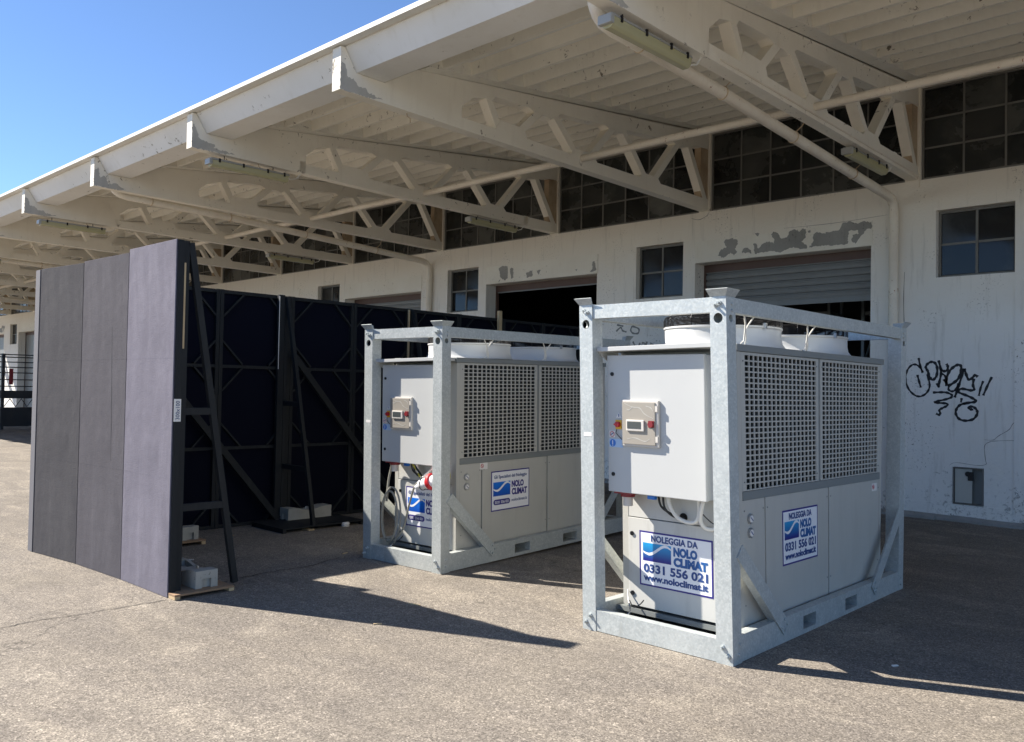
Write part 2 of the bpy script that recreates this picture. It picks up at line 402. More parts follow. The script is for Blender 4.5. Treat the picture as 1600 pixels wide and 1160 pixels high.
# between a door and the next window the masonry of the neighbouring window bay
holes = wins + doors + niche
zc = sorted({-.02, 4.80} | {h[2] for h in holes} | {h[3] for h in holes})
wb = MB()
for z0, z1 in zip(zc, zc[1:]):
    hs = sorted([(h[0], h[1]) for h in holes if h[2] <= z0+1e-4 and h[3] >= z1-1e-4])
    a = XL
    for h0, h1 in hs:
        if h0 > a: wb.box(a, h0, 0, .30, z0, z1)
        a = max(a, h1)
    wb.box(a, XR, 0, .30, z0, z1)
wb.obj('wall', 'plaster', wh)
MB().box(XL, XR, -.012, .36, 6.13, 6.24).obj('eaves_beam', 'beam_paint', wh)
pl = MB().box(-2.94, XR, -.014, -.001, .24, 4.795); pl.obj('pilaster', 'plaster', wh)

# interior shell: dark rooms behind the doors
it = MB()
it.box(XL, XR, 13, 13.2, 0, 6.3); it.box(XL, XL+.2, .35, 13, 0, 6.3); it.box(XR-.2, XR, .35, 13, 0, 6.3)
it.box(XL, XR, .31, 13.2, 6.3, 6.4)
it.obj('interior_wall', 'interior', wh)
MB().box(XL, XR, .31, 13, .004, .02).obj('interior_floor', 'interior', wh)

# ---- plinth: lifted bitumen strip at the wall foot
random.seed(3)
st = MB(); x = -12.0
while x < 2.0:
    L = random.uniform(.35, .6); d = random.uniform(.05, .11); h = random.uniform(.03, .055)
    st.add([(x,-.002,.0),(x+L,-.002,.0),(x+L,-d,.0),(x,-d*.9,.0),(x,-.002,h+.03),(x+L,-.002,h+.025),(x+L,-d,h*.7),(x,-d*.9,h*.6)],
           [(4,7,6,5),(7,3,2,6),(0,4,5,1),(1,5,6,2),(0,3,7,4)])
    x += L-.02
tag(st.obj('plinth_strip', 'bare_concrete', wh))
# the small step where the plinth's plaster begins
MB().box(XL, -7.83, -.010, -.001, .0, .232).box(-4.82, -3.70, -.010, -.001, .0, .232).box(-3.29, -2.95, -.010, -.001, 0, .232).obj('plinth', 'plaster', wh)

# ---- windows
frame_cache = {}
def make_window(x0, x1, z0, z1, y, nx, nz, t, name, gm, tall=False):
    key = (name, round(x1-x0, 3), round(z1-z0, 3))
    w, h = x1-x0, z1-z0
    if key not in frame_cache:
        f = MB(); f.box(0, t, -.02, .02, 0, h).box(w-t, w, -.02, .02, 0, h).box(t, w-t, -.02, .02, 0, t).box(t, w-t, -.02, .02, h-t, h)
        pw = (w-2*t)/nx; ph = (h-2*t)/nz
        for i in range(1, nx): f.box(t+pw*i-t*.45, t+pw*i+t*.45, -.018, .018, t, h-t)
        for j in range(1, nz): f.box(t, w-t, -.012, .012, t+ph*j-t*.45, t+ph*j+t*.45)
        p = MB().box(.0, pw-t*.5, -.003, .003, 0, ph-t*.5)
        frame_cache[key] = (f.mesh(name+'_frame', 'muntin_paint'), p.mesh('pane', gm), pw, ph)
    fm, pm, pw, ph = frame_cache[key]
    wo = link(name, fm, wh, (x0, y, z0))
    for i in range(nx):
        for j in range(nz):
            pn = link('pane', pm, wo, (t+pw*i+t*.25, 0, t+ph*j+t*.25))
            pn.rotation_euler = (random.uniform(-.012, .012), 0, random.uniform(-.010, .010))
    return wo
random.seed(5)
for (a, b, c, d) in wins: make_window(a+.002, b-.002, c+.002, d-.002, .13, 2, 2, .035, 'window', 'pane_glass')
# clerestory over the wall, one glazed bay between each pair of trusses
for i in NT:
    xr = X0-S*i; make_window(xr-S+.035, xr-.155-.03, 4.805, 6.125, .06, 6, 3, .028, 'clerestory', 'dirty_glass')
    MB().box(xr-.182, xr+.032, .0, .12, 4.802, 6.128).obj('clerestory_post', 'beam_paint', wh)

# ---- doors: lintels, shutters
GRAF=[[[-4.089,2.046],[-4.123,2.117],[-4.191,2.164],[-4.258,2.141],[-4.314,2.046],[-4.32,1.928],[-4.278,1.809],[-4.199,1.728],[-4.12,1.71],[-4.043,1.754],[-4.0,1.836],[-4.005,1.93],[-4.034,2.023]],[[-4.147,2.258],[-4.13,2.164],[-4.094,2.046]],[[-4.163,2.016],[-4.144,1.94],[-4.114,1.835]],[[-4.028,2.081],[-4.05,2.117],[-4.035,2.163],[-3.98,2.198],[-3.926,2.179],[-3.899,2.104],[-3.909,2.0],[-3.957,1.946],[-4.001,1.988],[-4.019,2.058],[-4.028,2.081]],[[-3.882,2.22],[-3.86,2.127],[-3.849,2.035],[-3.869,1.919],[-3.88,1.849],[-3.902,1.9]],[[-3.86,2.104],[-3.817,2.069],[-3.767,2.081],[-3.763,2.138],[-3.781,2.169]],[[-3.849,2.035],[-3.795,2.0],[-3.772,1.897],[-3.816,1.954]],[[-3.772,1.862],[-3.783,1.931],[-3.752,2.046],[-3.699,2.115],[-3.636,2.154],[-3.594,2.137],[-3.594,2.058],[-3.625,1.966],[-3.698,1.897],[-3.762,1.862]],[[-3.74,1.874],[-3.751,1.816],[-3.708,1.787],[-3.655,1.817],[-3.624,1.898]],[[-3.552,2.103],[-3.573,2.035],[-3.614,1.886],[-3.644,1.783],[-3.671,1.703]],[[-3.552,2.103],[-3.531,2.035],[-3.499,1.956],[-3.458,1.967],[-3.417,2.012],[-3.382,1.99]],[[-3.431,1.967],[-3.441,1.877],[-3.426,1.821],[-3.467,1.804],[-3.571,1.825],[-3.623,1.806],[-3.613,1.772],[-3.508,1.729],[-3.425,1.685],[-3.405,1.652],[-3.466,1.639],[-3.57,1.621]],[[-3.581,1.698],[-3.591,1.636]],[[-3.528,1.626],[-3.601,1.602],[-3.647,1.543],[-3.653,1.475],[-3.61,1.408],[-3.527,1.388],[-3.434,1.414],[-3.387,1.484],[-3.394,1.54],[-3.435,1.579],[-3.491,1.577],[-3.476,1.548],[-3.435,1.543]],[[-3.955,1.767],[-3.858,1.773],[-3.772,1.77],[-3.707,1.737],[-3.718,1.702],[-3.803,1.67],[-3.9,1.645],[-3.928,1.628],[-3.857,1.623],[-3.771,1.616],[-3.77,1.586],[-3.824,1.554],[-3.867,1.525],[-3.856,1.484],[-3.866,1.456],[-3.91,1.473]],[[-3.315,1.934],[-3.345,1.844],[-3.368,1.731]],[[-3.21,1.99],[-3.264,1.867],[-3.314,1.737]]]
CRACK=[[[-2.83,1.426],[-2.945,1.382],[-3.003,1.288],[-3.12,1.205],[-3.19,1.142],[-3.296,1.14]],[[-2.829,1.144],[-2.964,1.147],[-3.16,1.13],[-3.239,1.11],[-3.295,1.051],[-3.282,0.873],[-3.278,0.807],[-3.399,0.787],[-3.648,0.807],[-3.733,0.762]]]
GRAF2=[[[-9.463,2.934],[-9.317,2.905]],[[-9.476,2.815],[-9.375,2.883],[-9.33,2.822],[-9.243,2.796]],[[-9.116,2.897],[-8.974,2.845],[-8.986,2.764],[-9.099,2.768],[-9.149,2.828],[-9.116,2.897]],[[-9.097,2.616],[-9.053,2.544]],[[-8.941,2.588],[-8.968,2.531]],[[-8.899,2.587],[-8.829,2.574],[-8.842,2.528],[-8.912,2.541]],[[-8.788,2.608],[-8.801,2.539]],[[-8.719,2.572],[-8.65,2.547],[-8.691,2.525]]]
PEEL=[[[-7.376,4.022],[-7.311,4.124],[-7.206,4.154],[-7.267,4.241],[-7.238,4.278],[-7.119,4.292],[-7.016,4.254],[-7.0,4.186],[-7.058,4.112],[-7.013,4.054],[-7.071,3.993],[-7.131,4.052],[-7.19,4.018],[-7.264,3.971]],[[-6.925,4.019],[-6.897,4.096],[-6.84,4.103],[-6.767,4.056],[-6.752,4.002],[-6.838,4.024]],[[-6.695,3.983],[-6.726,4.157],[-6.669,4.151],[-6.64,4.07],[-6.529,4.15],[-6.445,4.167],[-6.362,4.119],[-6.363,4.197],[-6.419,4.267],[-6.378,4.315],[-6.296,4.279],[-6.254,4.198],[-6.146,4.199],[-6.094,4.295],[-6.014,4.311],[-5.934,4.264],[-5.883,4.313],[-5.83,4.277],[-5.842,4.152],[-5.906,4.109],[-5.827,4.05],[-5.814,3.986],[-5.931,3.986],[-6.037,4.034],[-6.144,4.007],[-6.251,3.966],[-6.361,4.003],[-6.499,4.003],[-6.611,4.001]],[[-5.775,3.995],[-5.712,4.088],[-5.713,4.188],[-5.649,4.231],[-5.547,4.195],[-5.422,4.205],[-5.299,4.227],[-5.263,4.309],[-5.129,4.329],[-5.033,4.281],[-4.95,4.307],[-4.82,4.279],[-4.819,4.195],[-4.901,4.169],[-4.983,4.083],[-5.018,4.038],[-5.054,3.982],[-5.114,4.024],[-5.103,4.12],[-5.007,4.133],[-5.02,4.183],[-5.152,4.186],[-5.175,4.08],[-5.174,3.994],[-5.37,3.991],[-5.545,4.001],[-5.672,4.014]],[[-6.7,4.325],[-6.615,4.315],[-6.642,4.266]],[[-5.804,4.261],[-5.757,4.268],[-5.757,4.231],[-5.791,4.23]],[[-12.555,4.244],[-12.486,4.288],[-12.299,4.272],[-12.292,4.02],[-12.36,3.975],[-12.503,4.054]],[[-12.228,4.216],[-12.136,4.225],[-12.122,4.024],[-12.199,3.997]],[[-11.772,4.079],[-11.597,4.136],[-11.594,4.016],[-11.748,3.985]],[[-11.488,4.121],[-11.367,4.111],[-11.429,4.019]],[[-10.056,4.154],[-9.998,4.164],[-9.956,3.993],[-10.033,3.969],[-10.11,3.975],[-10.053,4.032]],[[-10.506,4.055],[-10.418,4.063],[-10.445,4.012]],[[-12.571,3.957],[-12.502,4.02],[-12.524,3.971]],[[-11.972,4.012],[-11.914,4.041],[-11.949,4.001]]]
li = MB()
for k, (a, b, c, d) in enumerate(doors):
    MB().box(a+.0, b+.02, -.010, -.001, 3.932, 4.30).obj('lintel', 'lintel_paint', wh)
slat = MB().prism([(-.016,0),(-.022,.035),(-.016,.07),(.012,.082),(.014,.100),(-.012,.108),(.022,.108),(.022,0)], 0, 1, 'x').mesh('slat', 'shutter_steel')
far = MB()
for k, (a, b, c, d) in enumerate(doors):
    kk = k-1
    bottom = {0: 3.24, 1: 3.86}.get(kk, .02)
    sh = MB().box(a-.1, b+.1, .315, .40, 3.80, 4.1).box(a-.06, a+.03, .31, .37, 0, 3.8).box(b-.03, b+.06, .31, .37, 0, 3.8)
    so_ = sh.obj('shutter', 'shutter_guide', wh)
    if kk in (0, 1, 2):
        MB().box(a+.03, b-.03, .335, .365, bottom-.085, bottom-.001).obj('bottom_bar', 'shutter_steel', so_)
        z = bottom; n = 0
        while z < 3.9 and n < 40:
            s_ = link('slat', slat, so_, (a+.02, .345, z)); s_.scale = (b-a-.04, 1, 1); z += .109; n += 1
    else:
        m_ = MB(); z = bottom
        while z < 3.9:
            m_.prism([(q[0]+.345, q[1]+z) for q in [(-.012,0),(-.012,.03),(.010,.05),(.012,.078),(-.004,.10),(-.020,.108),(-.02,0)]], a+.02, b-.02, 'x'); z += .109
        tag(m_.obj('slats', 'shutter_steel', so_), kind='stuff')

# ---- peeled paint, graffiti, cracks
random.seed(11)
def rough_poly(pts, amp=.012):
    out = []
    for i, p in enumerate(pts):
        q = pts[(i+1) % len(pts)]; d = math.hypot(q[0]-p[0], q[1]-p[1]); n = max(1, int(d/.02))
        for k in range(n):
            t = k/n; out.append((p[0]+(q[0]-p[0])*t+random.uniform(-amp, amp)*(k > 0), p[1]+(q[1]-p[1])*t+random.uniform(-amp, amp)*(k > 0)))
    return out
def fill(polys, y, name, m, parent, label=None):
    bm = bmesh.new()
    for pp in polys:
        vs = [bm.verts.new((x, y, z)) for x, z in pp]
        es = [bm.edges.new((vs[i], vs[(i+1) % len(vs)])) for i in range(len(vs))]
        bmesh.ops.triangle_fill(bm, use_beauty=True, edges=es)
    me = bpy.data.meshes.new(name); bm.to_mesh(me); bm.free(); me.materials.append(MATS[m])
    o = link(name, me, parent)
    if label: o['label'] = label
    return o
for p in PEEL: fill([rough_poly(p)], -.012, 'peeled_patch', 'bare_concrete', wh)
for p in PEEL[:4]: fill([rough_poly([(x-P*8+.1, z) for x, z in p])], -.012, 'peeled_patch', 'bare_concrete', wh)
for s_ in GRAF:
    gm = MB(); ribbon(s_, random.uniform(.026, .036), -.003, gm); gm.obj('graffiti_stroke', 'spray', wh)
for s_ in GRAF2:
    gm = MB(); ribbon(s_, .03, -.003, gm); gm.obj('graffiti_stroke', 'spray_grey', wh)
for s_, w_ in [(c, .007) for c in CRACK]+[([(-4.6, 4.36), (-5.4, 4.335), (-6.2, 4.35)], .006), ([(-7.9, 4.72), (-7.75, 4.68), (-7.6, 4.73), (-7.56, 4.79)], .01), ([(-4.36, 2.3), (-4.35, 2.7), (-4.36, 3.1), (-4.35, 3.5)], .010)]:
    gm = MB(); ribbon(s_, w_, -.0025, gm, True); gm.obj('crack', 'crack', wh)

# ---- meter niche
nb = MB().box(-3.69, -3.30, .10, .12, .235, .75).obj('meter_niche', 'unit_trim', wh)
MB().box(-3.685, -3.672, -.012, .10, .24, .745).box(-3.318, -3.305, -.012, .10, .24, .745).box(-3.672, -3.318, -.012, .10, .732, .745).box(-3.672, -3.318, -.012, .10, .24, .253).obj('niche_frame', 'muntin_paint', nb)
MB().box(-3.665, -3.45, .02, .03, .26, .725).obj('meter_door', 'unit_panel', nb)
MB().cyl((-3.50, .02, .66), (-3.50, .0, .66), .035, 16).box(-3.50, -3.43, .005, .018, .57, .69).obj('meter_dial', 'wire_black', nb)

# ---- trusses
def truss_polys():
    T = {}
    T['end_block'] = [(-7.53,4.872),(-5.76,4.857),(-5.76,5.14),(-5.57,5.29),(-5.57,5.484),(-6.47,5.378),(-6.94,5.098),(-7.325,5.098),(-7.475,5.335),(-7.53,5.335)]
    T['bottom_chord'] = [(-5.76,4.857),(-.002,4.812),(-.002,5.0),(-1.45,5.0),(-1.53,5.075),(-1.92,5.085),(-2.02,5.0),(-3.08,5.0),(-3.18,5.10),(-3.6,5.10),(-3.68,5.0),(-4.58,5.005),(-4.64,5.13),(-5.08,5.13),(-5.17,5.0),(-5.76,5.0)]
    T['top_chord'] = [(-5.57,5.29),(-5.34,5.345),(-5.25,5.32),(-5.19,5.40),(-4.55,5.43),(-4.44,5.39),(-4.22,5.40),(-4.12,5.37),(-3.9,5.50),(-2.9,5.59),(-2.8,5.545),(-2.5,5.56),(-2.35,5.64),(-1.15,5.755),(-1.0,5.72),(-.6,5.77),(-.45,5.83),(-.002,5.87),(-.002,6.128),(-5.57,5.484)]
    return T
tp = truss_polys()
tm = {k: MB().prism(p, -.15, 0, 'x').mesh(k, 'beam_paint', bevel=0) for k, p in tp.items()}
DG = [((-5.30,5.37),(-5.11,5.04)),((-4.72,5.07),(-4.33,5.43)),((-4.02,5.46),(-3.56,5.03)),((-3.24,5.05),(-2.70,5.60)),((-2.44,5.62),(-1.87,5.03)),((-1.62,5.03),(-.93,5.77)),((-.62,5.80),(-.08,4.96))]
dm = [MB().bar((-.075, a[0], a[1]), (-.075, b[0], b[1]), .138, .105).mesh('diagonal', 'beam_paint') for a, b in DG]
pm_ = MB().box(-.135, -.015, -.24, -.004, 5.0, 5.86).mesh('end_post', 'rusty_post')
tip = [fill([rough_poly([(-7.529,4.875),(-7.529,5.12+.06*_),(-7.47,5.18-.03*_),(-7.43,5.02),(-7.36,5.06-.03*_),(-7.30,4.94+.02*_),(-7.20,4.97),(-7.12-.05*_,4.93),(-7.02+.06*_,4.90),(-7.10,4.874)], .012)], 0, 'bare_tip', 'worn_concrete', None) for _ in range(3)]
for o_ in tip:
    for v_ in o_.data.vertices: v_.co = (.0015, v_.co.x, v_.co.z)
tip = [(o_.data, bpy.data.objects.remove(o_))[0] for o_ in tip]
cut_ = MB().box(-.145, -.005, -7.536, -7.531, 4.878, 5.19).mesh('end_patch', 'pipe_paint')
for i in NT:
    tr = thing('truss', None, None, (X0-S*i, 0, 0)); tr.parent = wh
    for k in tm: link(k, tm[k], tr)
    for m_ in dm: link('diagonal', m_, tr)
    if i in (1, 2, 4):
        MB().tube([(-.07, -6.62+.3*i*.2, 4.868), (-.06, -6.62+.06*i, 4.83), (-.03, -6.60+.06*i, 4.80), (-.05, -6.58+.06*i, 4.76)], .006, 5).obj('wire_stub', 'rusty_post', tr)
    link('end_post', pm_, tr); link('bare_tip', tip[i % 3], tr)

# ---- canopy slab, ribs, gutter, flashing
def on_slope(y0, y1, dz0, dz1): return [(y0, RZ(y0)+dz0), (y1, RZ(y1)+dz0), (y1, RZ(y1)+dz1), (y0, RZ(y0)+dz1)]
XA, XB = X0-S*13-.5, X0+S*2+.3
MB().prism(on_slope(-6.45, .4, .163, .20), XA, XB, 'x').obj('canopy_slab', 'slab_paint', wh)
rib = MB().prism([(-.022,0),(.022,0),(.050,.163),(-.050,.159)], 0, S-.15-.36, 'x').mesh('rib', 'deck_paint')
edge = MB().prism(on_slope(-6.44, .0, .0, .162), 0, .18, 'x').mesh('edge_strip', 'deck_paint')
for i in NT:
    xr = X0-S*i
    if xr-S < XA: continue
    link('edge_strip', edge, wh, (xr-.15-.181, 0, 0)); link('edge_strip', edge, wh, (xr-S+.001, 0, 0))
    for k in range(14):
        y = -6.22+.463*k
        link('rib', rib, wh, (xr-S+.181, y, RZ(y)))
gp = [(-7.47,5.338),(-7.32,5.102),(-6.945,5.102),(-6.475,5.382),(-6.475,5.50),(-6.50,5.50),(-6.97,5.14),(-7.29,5.14),(-7.43,5.345)]
MB().prism([(-7.47,5.338),(-7.32,5.102),(-6.945,5.102),(-6.46,5.386),(-6.46,5.57),(-7.40,5.41),(-7.46,5.36)], XA, XB, 'x').obj('gutter', 'gutter_paint', wh)
fl = MB().add([(0.003,-7.585,5.345),(S-.003,-7.585,5.345),(S-.003,-7.585,5.395),(.003,-7.585,5.395),(.003,-7.42,5.362),(S-.003,-7.42,5.362),(S-.003,-7.42,5.412),(.003,-7.42,5.412)],
    [(0,1,2,3),(3,2,6,7),(4,7,6,5),(0,4,5,1),(0,3,7,4),(1,5,6,2)]).mesh('flashing', 'white_flashing')
for i in NT: link('flashing', fl, wh, (X0-S*i-S+.35, 0, 0))
MB().prism([(-7.42,5.415),(0.4,6.36),(.4,6.40),(-7.42,5.455)], XA, XB, 'x').obj('roof_sheet', 'white_flashing', wh)

# ---- long tie pipe through the trusses
pts = [(XA, -3.44, 4.975)]
pipe = MB()
for i in NT:
    xr = X0-S*i; pipe.tube([(xr-S-.0, -3.43, 4.985), (xr-S*.5, -3.43, 4.997), (xr-.15, -3.43, 4.985)], .048, 12)
pipe.obj('tie_pipe', 'pipe_paint', wh, smooth=True)

# ---- drain pipes
def drain(x):
    m_ = MB(); pts = [(x, -7.12, 5.10), (x, -7.11, 5.0), (x, -7.06, 4.92), (x, -6.98, 4.875), (x, -6.85, 4.855), (x, -4.98, 4.80), (x, -2.2, 4.66), (x, -.32, 4.565), (x, -.20, 4.54), (x, -.12, 4.48), (x, -.088, 4.38), (x, -.085, 4.2), (x, -.085, .06)]
    o = m_.tube(pts, .064, 16).obj('drain_pipe', 'pipe_paint', wh, smooth=True)
    for y, z in ((-6.45, 4.843), (-4.98, 4.80), (-3.35, 4.717), (-1.6, 4.63)):
        b = MB().tube([(x+.068*math.cos(t), y, z+.068*math.sin(t)) for t in [2*math.pi*k/16 for k in range(16)]], .007, 5, closed=True)
        b.tube([(x+.045, y, z+.06), (x+.10, y+.03, z+.12), (x+.16, y+.02, z+.20)], .006, 5)
        b.obj('hanger', 'rusty_post', o)
    for z in (3.1,): MB().cyl((x, -.085, z), (x, -.085, z+.05), .069, 16).obj('collar', 'pipe_paint', o)
for x in (-4.475, -14.70, -24.9, -35.1): drain(x)

# ---- fluorescent lamps hung under every second truss
lamp0 = None
def make_lamp():
    t = thing('fluorescent_lamp', '', 'lamp')
    L = 1.22
    MB().prism([(-.07,.045),(-.055,.075),(.055,.075),(.07,.045)], 0, L, 'y').obj('housing', 'lamp_body', t, bevel=.006)
    d = MB().prism([(-.068,.044),(.068,.044),(.056,-.02),(.030,-.045),(-.030,-.045),(-.056,-.02)], .012, L-.012, 'y').obj('diffuser', 'lamp_diffuser', t, bevel=.008)
    MB().box(-.071, .071, -.03, .02, -.02, .06).obj('end_cap', 'lamp_body', t, bevel=.01)
    for y in (.12, .48, .86, 1.13): MB().box(.060, .076, y-.012, y+.012, .02, .075).obj('clip', 'wire_black', t)
    for y in (.22, .98): MB().cyl((.0, y, .075), (.0, y, .16), .006, 6).obj('hanger', 'wire_black', t)
    MB().tube([(0, L, .03), (.01, L+.06, .015), (.02, L+.14, .04), (.03, L+.2, .12), (.05, L+.22, .2)], .008, 6).obj('flex', 'cable_white', t, smooth=True)
    MB().box(.03, .075, L+.16, L+.26, .15, .30).obj('junction_box', 'beam_paint', t)
    return t
LL = {0: ('grimy fluorescent lamp nearest the camera, under the outer end of the first truss', 'small fluorescent lamp by the wall, between the thick drain pipe and the truss foot'),
      2: ('yellowed fluorescent lamp under the outer arm of the third truss above the second chiller', 'fluorescent lamp close to the clerestory above the open middle door'),
      4: ('fluorescent lamp under the outer truss arm above the lilac stage flat', 'fluorescent lamp near the wall just right of the lilac stage flat top'),
      6: ('far fluorescent lamp under an outer truss arm near the left edge', 'far inner fluorescent lamp hidden behind the nearer trusses'),
      8: ('farthest fluorescent lamp under the canopy edge at the left', 'farthest inner fluorescent lamp under the canopy')}
for i in (0, 2, 4, 6, 8):
    for j, y in ((0, -7.24), (1, -2.33)):
        if lamp0 is None: o = lamp0 = make_lamp()
        else: o = copy_tree(lamp0)
        o.location = (X0-S*i-.075+.0, y, 4.76-.02*j-.03); o['label'] = LL[i][j]; o['group'] = 'fluorescent lamps under the canopy trusses'
# conduit along the first truss
MB().tube([(X0+.01, -5.55, 4.90), (X0+.012, -3, 4.885), (X0+.012, -.3, 4.862), (X0+.02, -.03, 4.84), (X0+.02, -.01, 4.70)], .009, 6).obj('conduit', 'pipe_paint', wh)

# ---- racks inside the first bay
rk0 = None
for x, y, rz, lb in ((-6.9, 2.2, .1, 'dark steel storage rack inside the half open door, left one'), (-5.2, 2.6, -.05, 'dark steel storage rack inside the half open door, right one')):
    if rk0 is None:
        t = rk0 = thing('storage_rack', lb, 'rack', (x, y, .02), rz, 'storage racks inside the warehouse')
        for a in (-.6, .6):
            for b in (-.35, .35): MB().box(a-.025, a+.025, b-.025, b+.025, 0, 3.4).obj('upright', 'unit_trim', t)
            MB().bar((a, -.35, .2), (a, .35, 1.2), .03, .03).bar((a, .35, 1.2), (a, -.35, 2.2), .03, .03).bar((a, -.35, 2.2), (a, .35, 3.2), .03, .03).obj('lattice', 'unit_trim', t)
        for z in (1.0, 2.1, 3.1): MB().box(-.6, .6, -.36, .36, z, z+.06).obj('shelf', 'unit_trim', t)
    else:
        o = copy_tree(rk0); o.location = (x, y, .02); o.rotation_euler.z = rz; o['label'] = lb
# ================================================================ the two air chillers in lifting frames
def chiller(label, loc, yaw, tx, a, b, W_, L, H, kind):
    t = thing('air_chiller', label, 'chiller', loc, 0, 'hired air chillers in galvanised lifting frames')
    t.rotation_euler = (tx, 0, yaw)
    k = H/2.323; kx = W_/1.1834
    def tw(p): return (p[0]+(a+b*p[1])*p[2], p[1], p[2])
    def put(mb, name, m, parent=None, **kw):
        mb.v = [tw(p) for p in mb.v]; return mb.obj(name, m, parent or t, **kw)
    def putmesh(me, name, parent, fn):
        for v in me.vertices: v.co = tw(fn(v.co))
        me.name = name; return link(name, me, parent)
    pw = .116
    def islands(mb):
        par = list(range(len(mb.v)))
        def fd(i):
            while par[i] != i: par[i] = par[par[i]]; i = par[i]
            return i
        for f in mb.f:
            for q in f[1:]: par[fd(q)] = fd(f[0])
        out = {}
        for f in mb.f: out.setdefault(fd(f[0]), []).append(f)
        for fs in out.values():
            ids = sorted({i for f in fs for i in f}); mp = {o: n for n, o in enumerate(ids)}
            m2 = MB(); m2.v = [mb.v[i] for i in ids]; m2.f = [[mp[i] for i in f] for f in fs]; yield m2
    def bolts(mb, parent, name='bolt', m='galvanised'):
        for m2 in islands(mb): put(m2, name, m, parent)
    # --- posts with a round lifting hole in the two outer faces
    def holed_face(mb, axis, pos, u0, u1, z0, z1, r, dirn, depth=.05):
        uc, zc_ = (u0+u1)/2, (z0+z1)/2; n = 16
        P = lambda u, z, d=0: ((u, pos+dirn*d, z) if axis == 'y' else (pos+dirn*d, u, z))
        sq = []
        for i in range(n):
            t_ = 2*math.pi*i/n; c, s = math.cos(t_), math.sin(t_); q = max(abs(c)/((u1-u0)/2), abs(s)/((z1-z0)/2))
            sq.append(P(uc+c/q, zc_+s/q))
        ci = [P(uc+r*math.cos(2*math.pi*i/n), zc_+r*math.sin(2*math.pi*i/n)) for i in range(n)]
        cd = [P(uc+r*math.cos(2*math.pi*i/n), zc_+r*math.sin(2*math.pi*i/n), .008) for i in range(n)]
        cb = len(mb.v); mb.v += sq+ci+cd
        for i in range(n):
            j = (i+1) % n; mb.f += [[cb+i, cb+j, cb+n+j, cb+n+i], [cb+n+i, cb+n+j, cb+2*n+j, cb+2*n+i]]
        for (uu, zz) in ((u0, z0), (u1, z0), (u1, z1), (u0, z1)):      # fill the corner slivers
            pts = sorted(range(n), key=lambda i: (Vector(sq[i])-Vector(P(uu, zz))).length)[:2]
            c0 = len(mb.v); mb.v.append(P(uu, zz)); mb.f.append([c0, cb+pts[0], cb+pts[1]])
    for ix in (0, 1):
        for iy in (0, 1):
            x0 = 0 if ix == 0 else W_-pw; y0 = 0 if iy == 0 else L-pw
            zb = 2.12*k; zt = 2.245*k; ztop = H-.002
            m_ = MB()
            m_.box(x0, x0+pw, y0, y0+pw, 0.0, zb); m_.box(x0, x0+pw, y0, y0+pw, zt, ztop)
            oy, dy = (y0, 1) if iy == 0 else (y0+pw, -1); ox, dx = (x0+pw, -1) if ix == 1 else (x0, 1)
            holed_face(m_, 'y', oy, x0, x0+pw, zb, zt, .033, dy); holed_face(m_, 'x', ox, y0, y0+pw, zb, zt, .024, dx)
            iy_ = y0+pw if iy == 0 else y0; ixx = x0 if ix == 1 else x0+pw
            m_.add([(x0,iy_,zb),(x0+pw,iy_,zb),(x0+pw,iy_,zt),(x0,iy_,zt)], [(0,1,2,3)]); m_.add([(ixx,y0,zb),(ixx,y0+pw,zb),(ixx,y0+pw,zt),(ixx,y0,zt)], [(0,1,2,3)])
            po = put(m_, 'post', 'galvanised')
            # cup: two flared plates on the outer sides
            c = MB(); f, hh, th = .028, .044, .006; zc0 = H
            sx = 1 if ix else -1; sy = -1 if iy == 0 else 1
            xo = x0+pw if ix else x0; yo = y0 if iy == 0 else y0+pw; xi = x0 if ix else x0+pw; yi = y0+pw if iy == 0 else y0
            A = (xo, yo, zc0); B = (xi, yo, zc0); C_ = (xo, yi, zc0)
            A2 = (xo+sx*f, yo+sy*f, zc0+hh); B2 = (xi-sx*f*.4, yo+sy*f, zc0+hh); C2_ = (xo+sx*f, yi-sy*f*.4, zc0+hh)
            def shell(q, nrm):
                o_ = [tuple(Vector(p_)+Vector(nrm)*th) for p_ in q]
                c.add(list(q)+o_, [(0,1,2,3),(4,5,6,7),(0,1,5,4),(1,2,6,5),(2,3,7,6),(3,0,4,7)])
            shell([B, A, A2, B2], (0, -sy*.8, .6)); shell([A, C_, C2_, A2], (-sx*.8, 0, .6))
            c.box(min(x0, x0+pw)+.004, x0+pw-.004, y0+.004, y0+pw-.004, ztop, H+.004)
            put(c, 'corner_cup', 'galvanised', po)
            bl = MB()
            for (u, z) in ((.045, H-.045), (.075, H-.018-.06+.02)) + ((.03, .055), (.07, .105)):
                uu = x0+(u if ix == 0 else pw-u) if True else 0
                bl.cyl((uu, yo, z), (uu, yo+sy*.03, z), .0085, 8); bl.cyl((uu, yo, z), (uu, yo+sy*.010, z), .016, 6)
                vv = y0+(pw*.55 if iy == 0 else pw*.45)
            for z in (H-.05, H-.09, .06, .12):
                vv = y0+(.07 if iy == 0 else .04)+(.02 if z < 1 else 0)*random.choice((0, 1))
                bl.cyl((xo, vv, z), (xo+sx*.012, vv, z), .010, 6)
            bolts(bl, po)
    # --- rails
    rt0, rt1 = 2.222*k, H-.004
    for y in (.008, L-.072): put(MB().box(pw+.001, W_-pw-.001, y, y+.064, rt0, rt1), 'top_rail', 'galvanised')
    for x in (.008, W_-.072): put(MB().box(x, x+.064, pw+.001, L-pw-.001, rt0, rt1), 'top_rail', 'galvanised')
    for y in (.004, L-.074): put(MB().box(pw+.001, W_-pw-.001, y, y+.07, .004, .148*k), 'bottom_rail', 'galvanised')
    pk = [(1.03, 1.25), (1.79, 2.02)] if kind == 1 else [(1.06, 1.30), (1.87, 2.12)]
    hz = .172*k
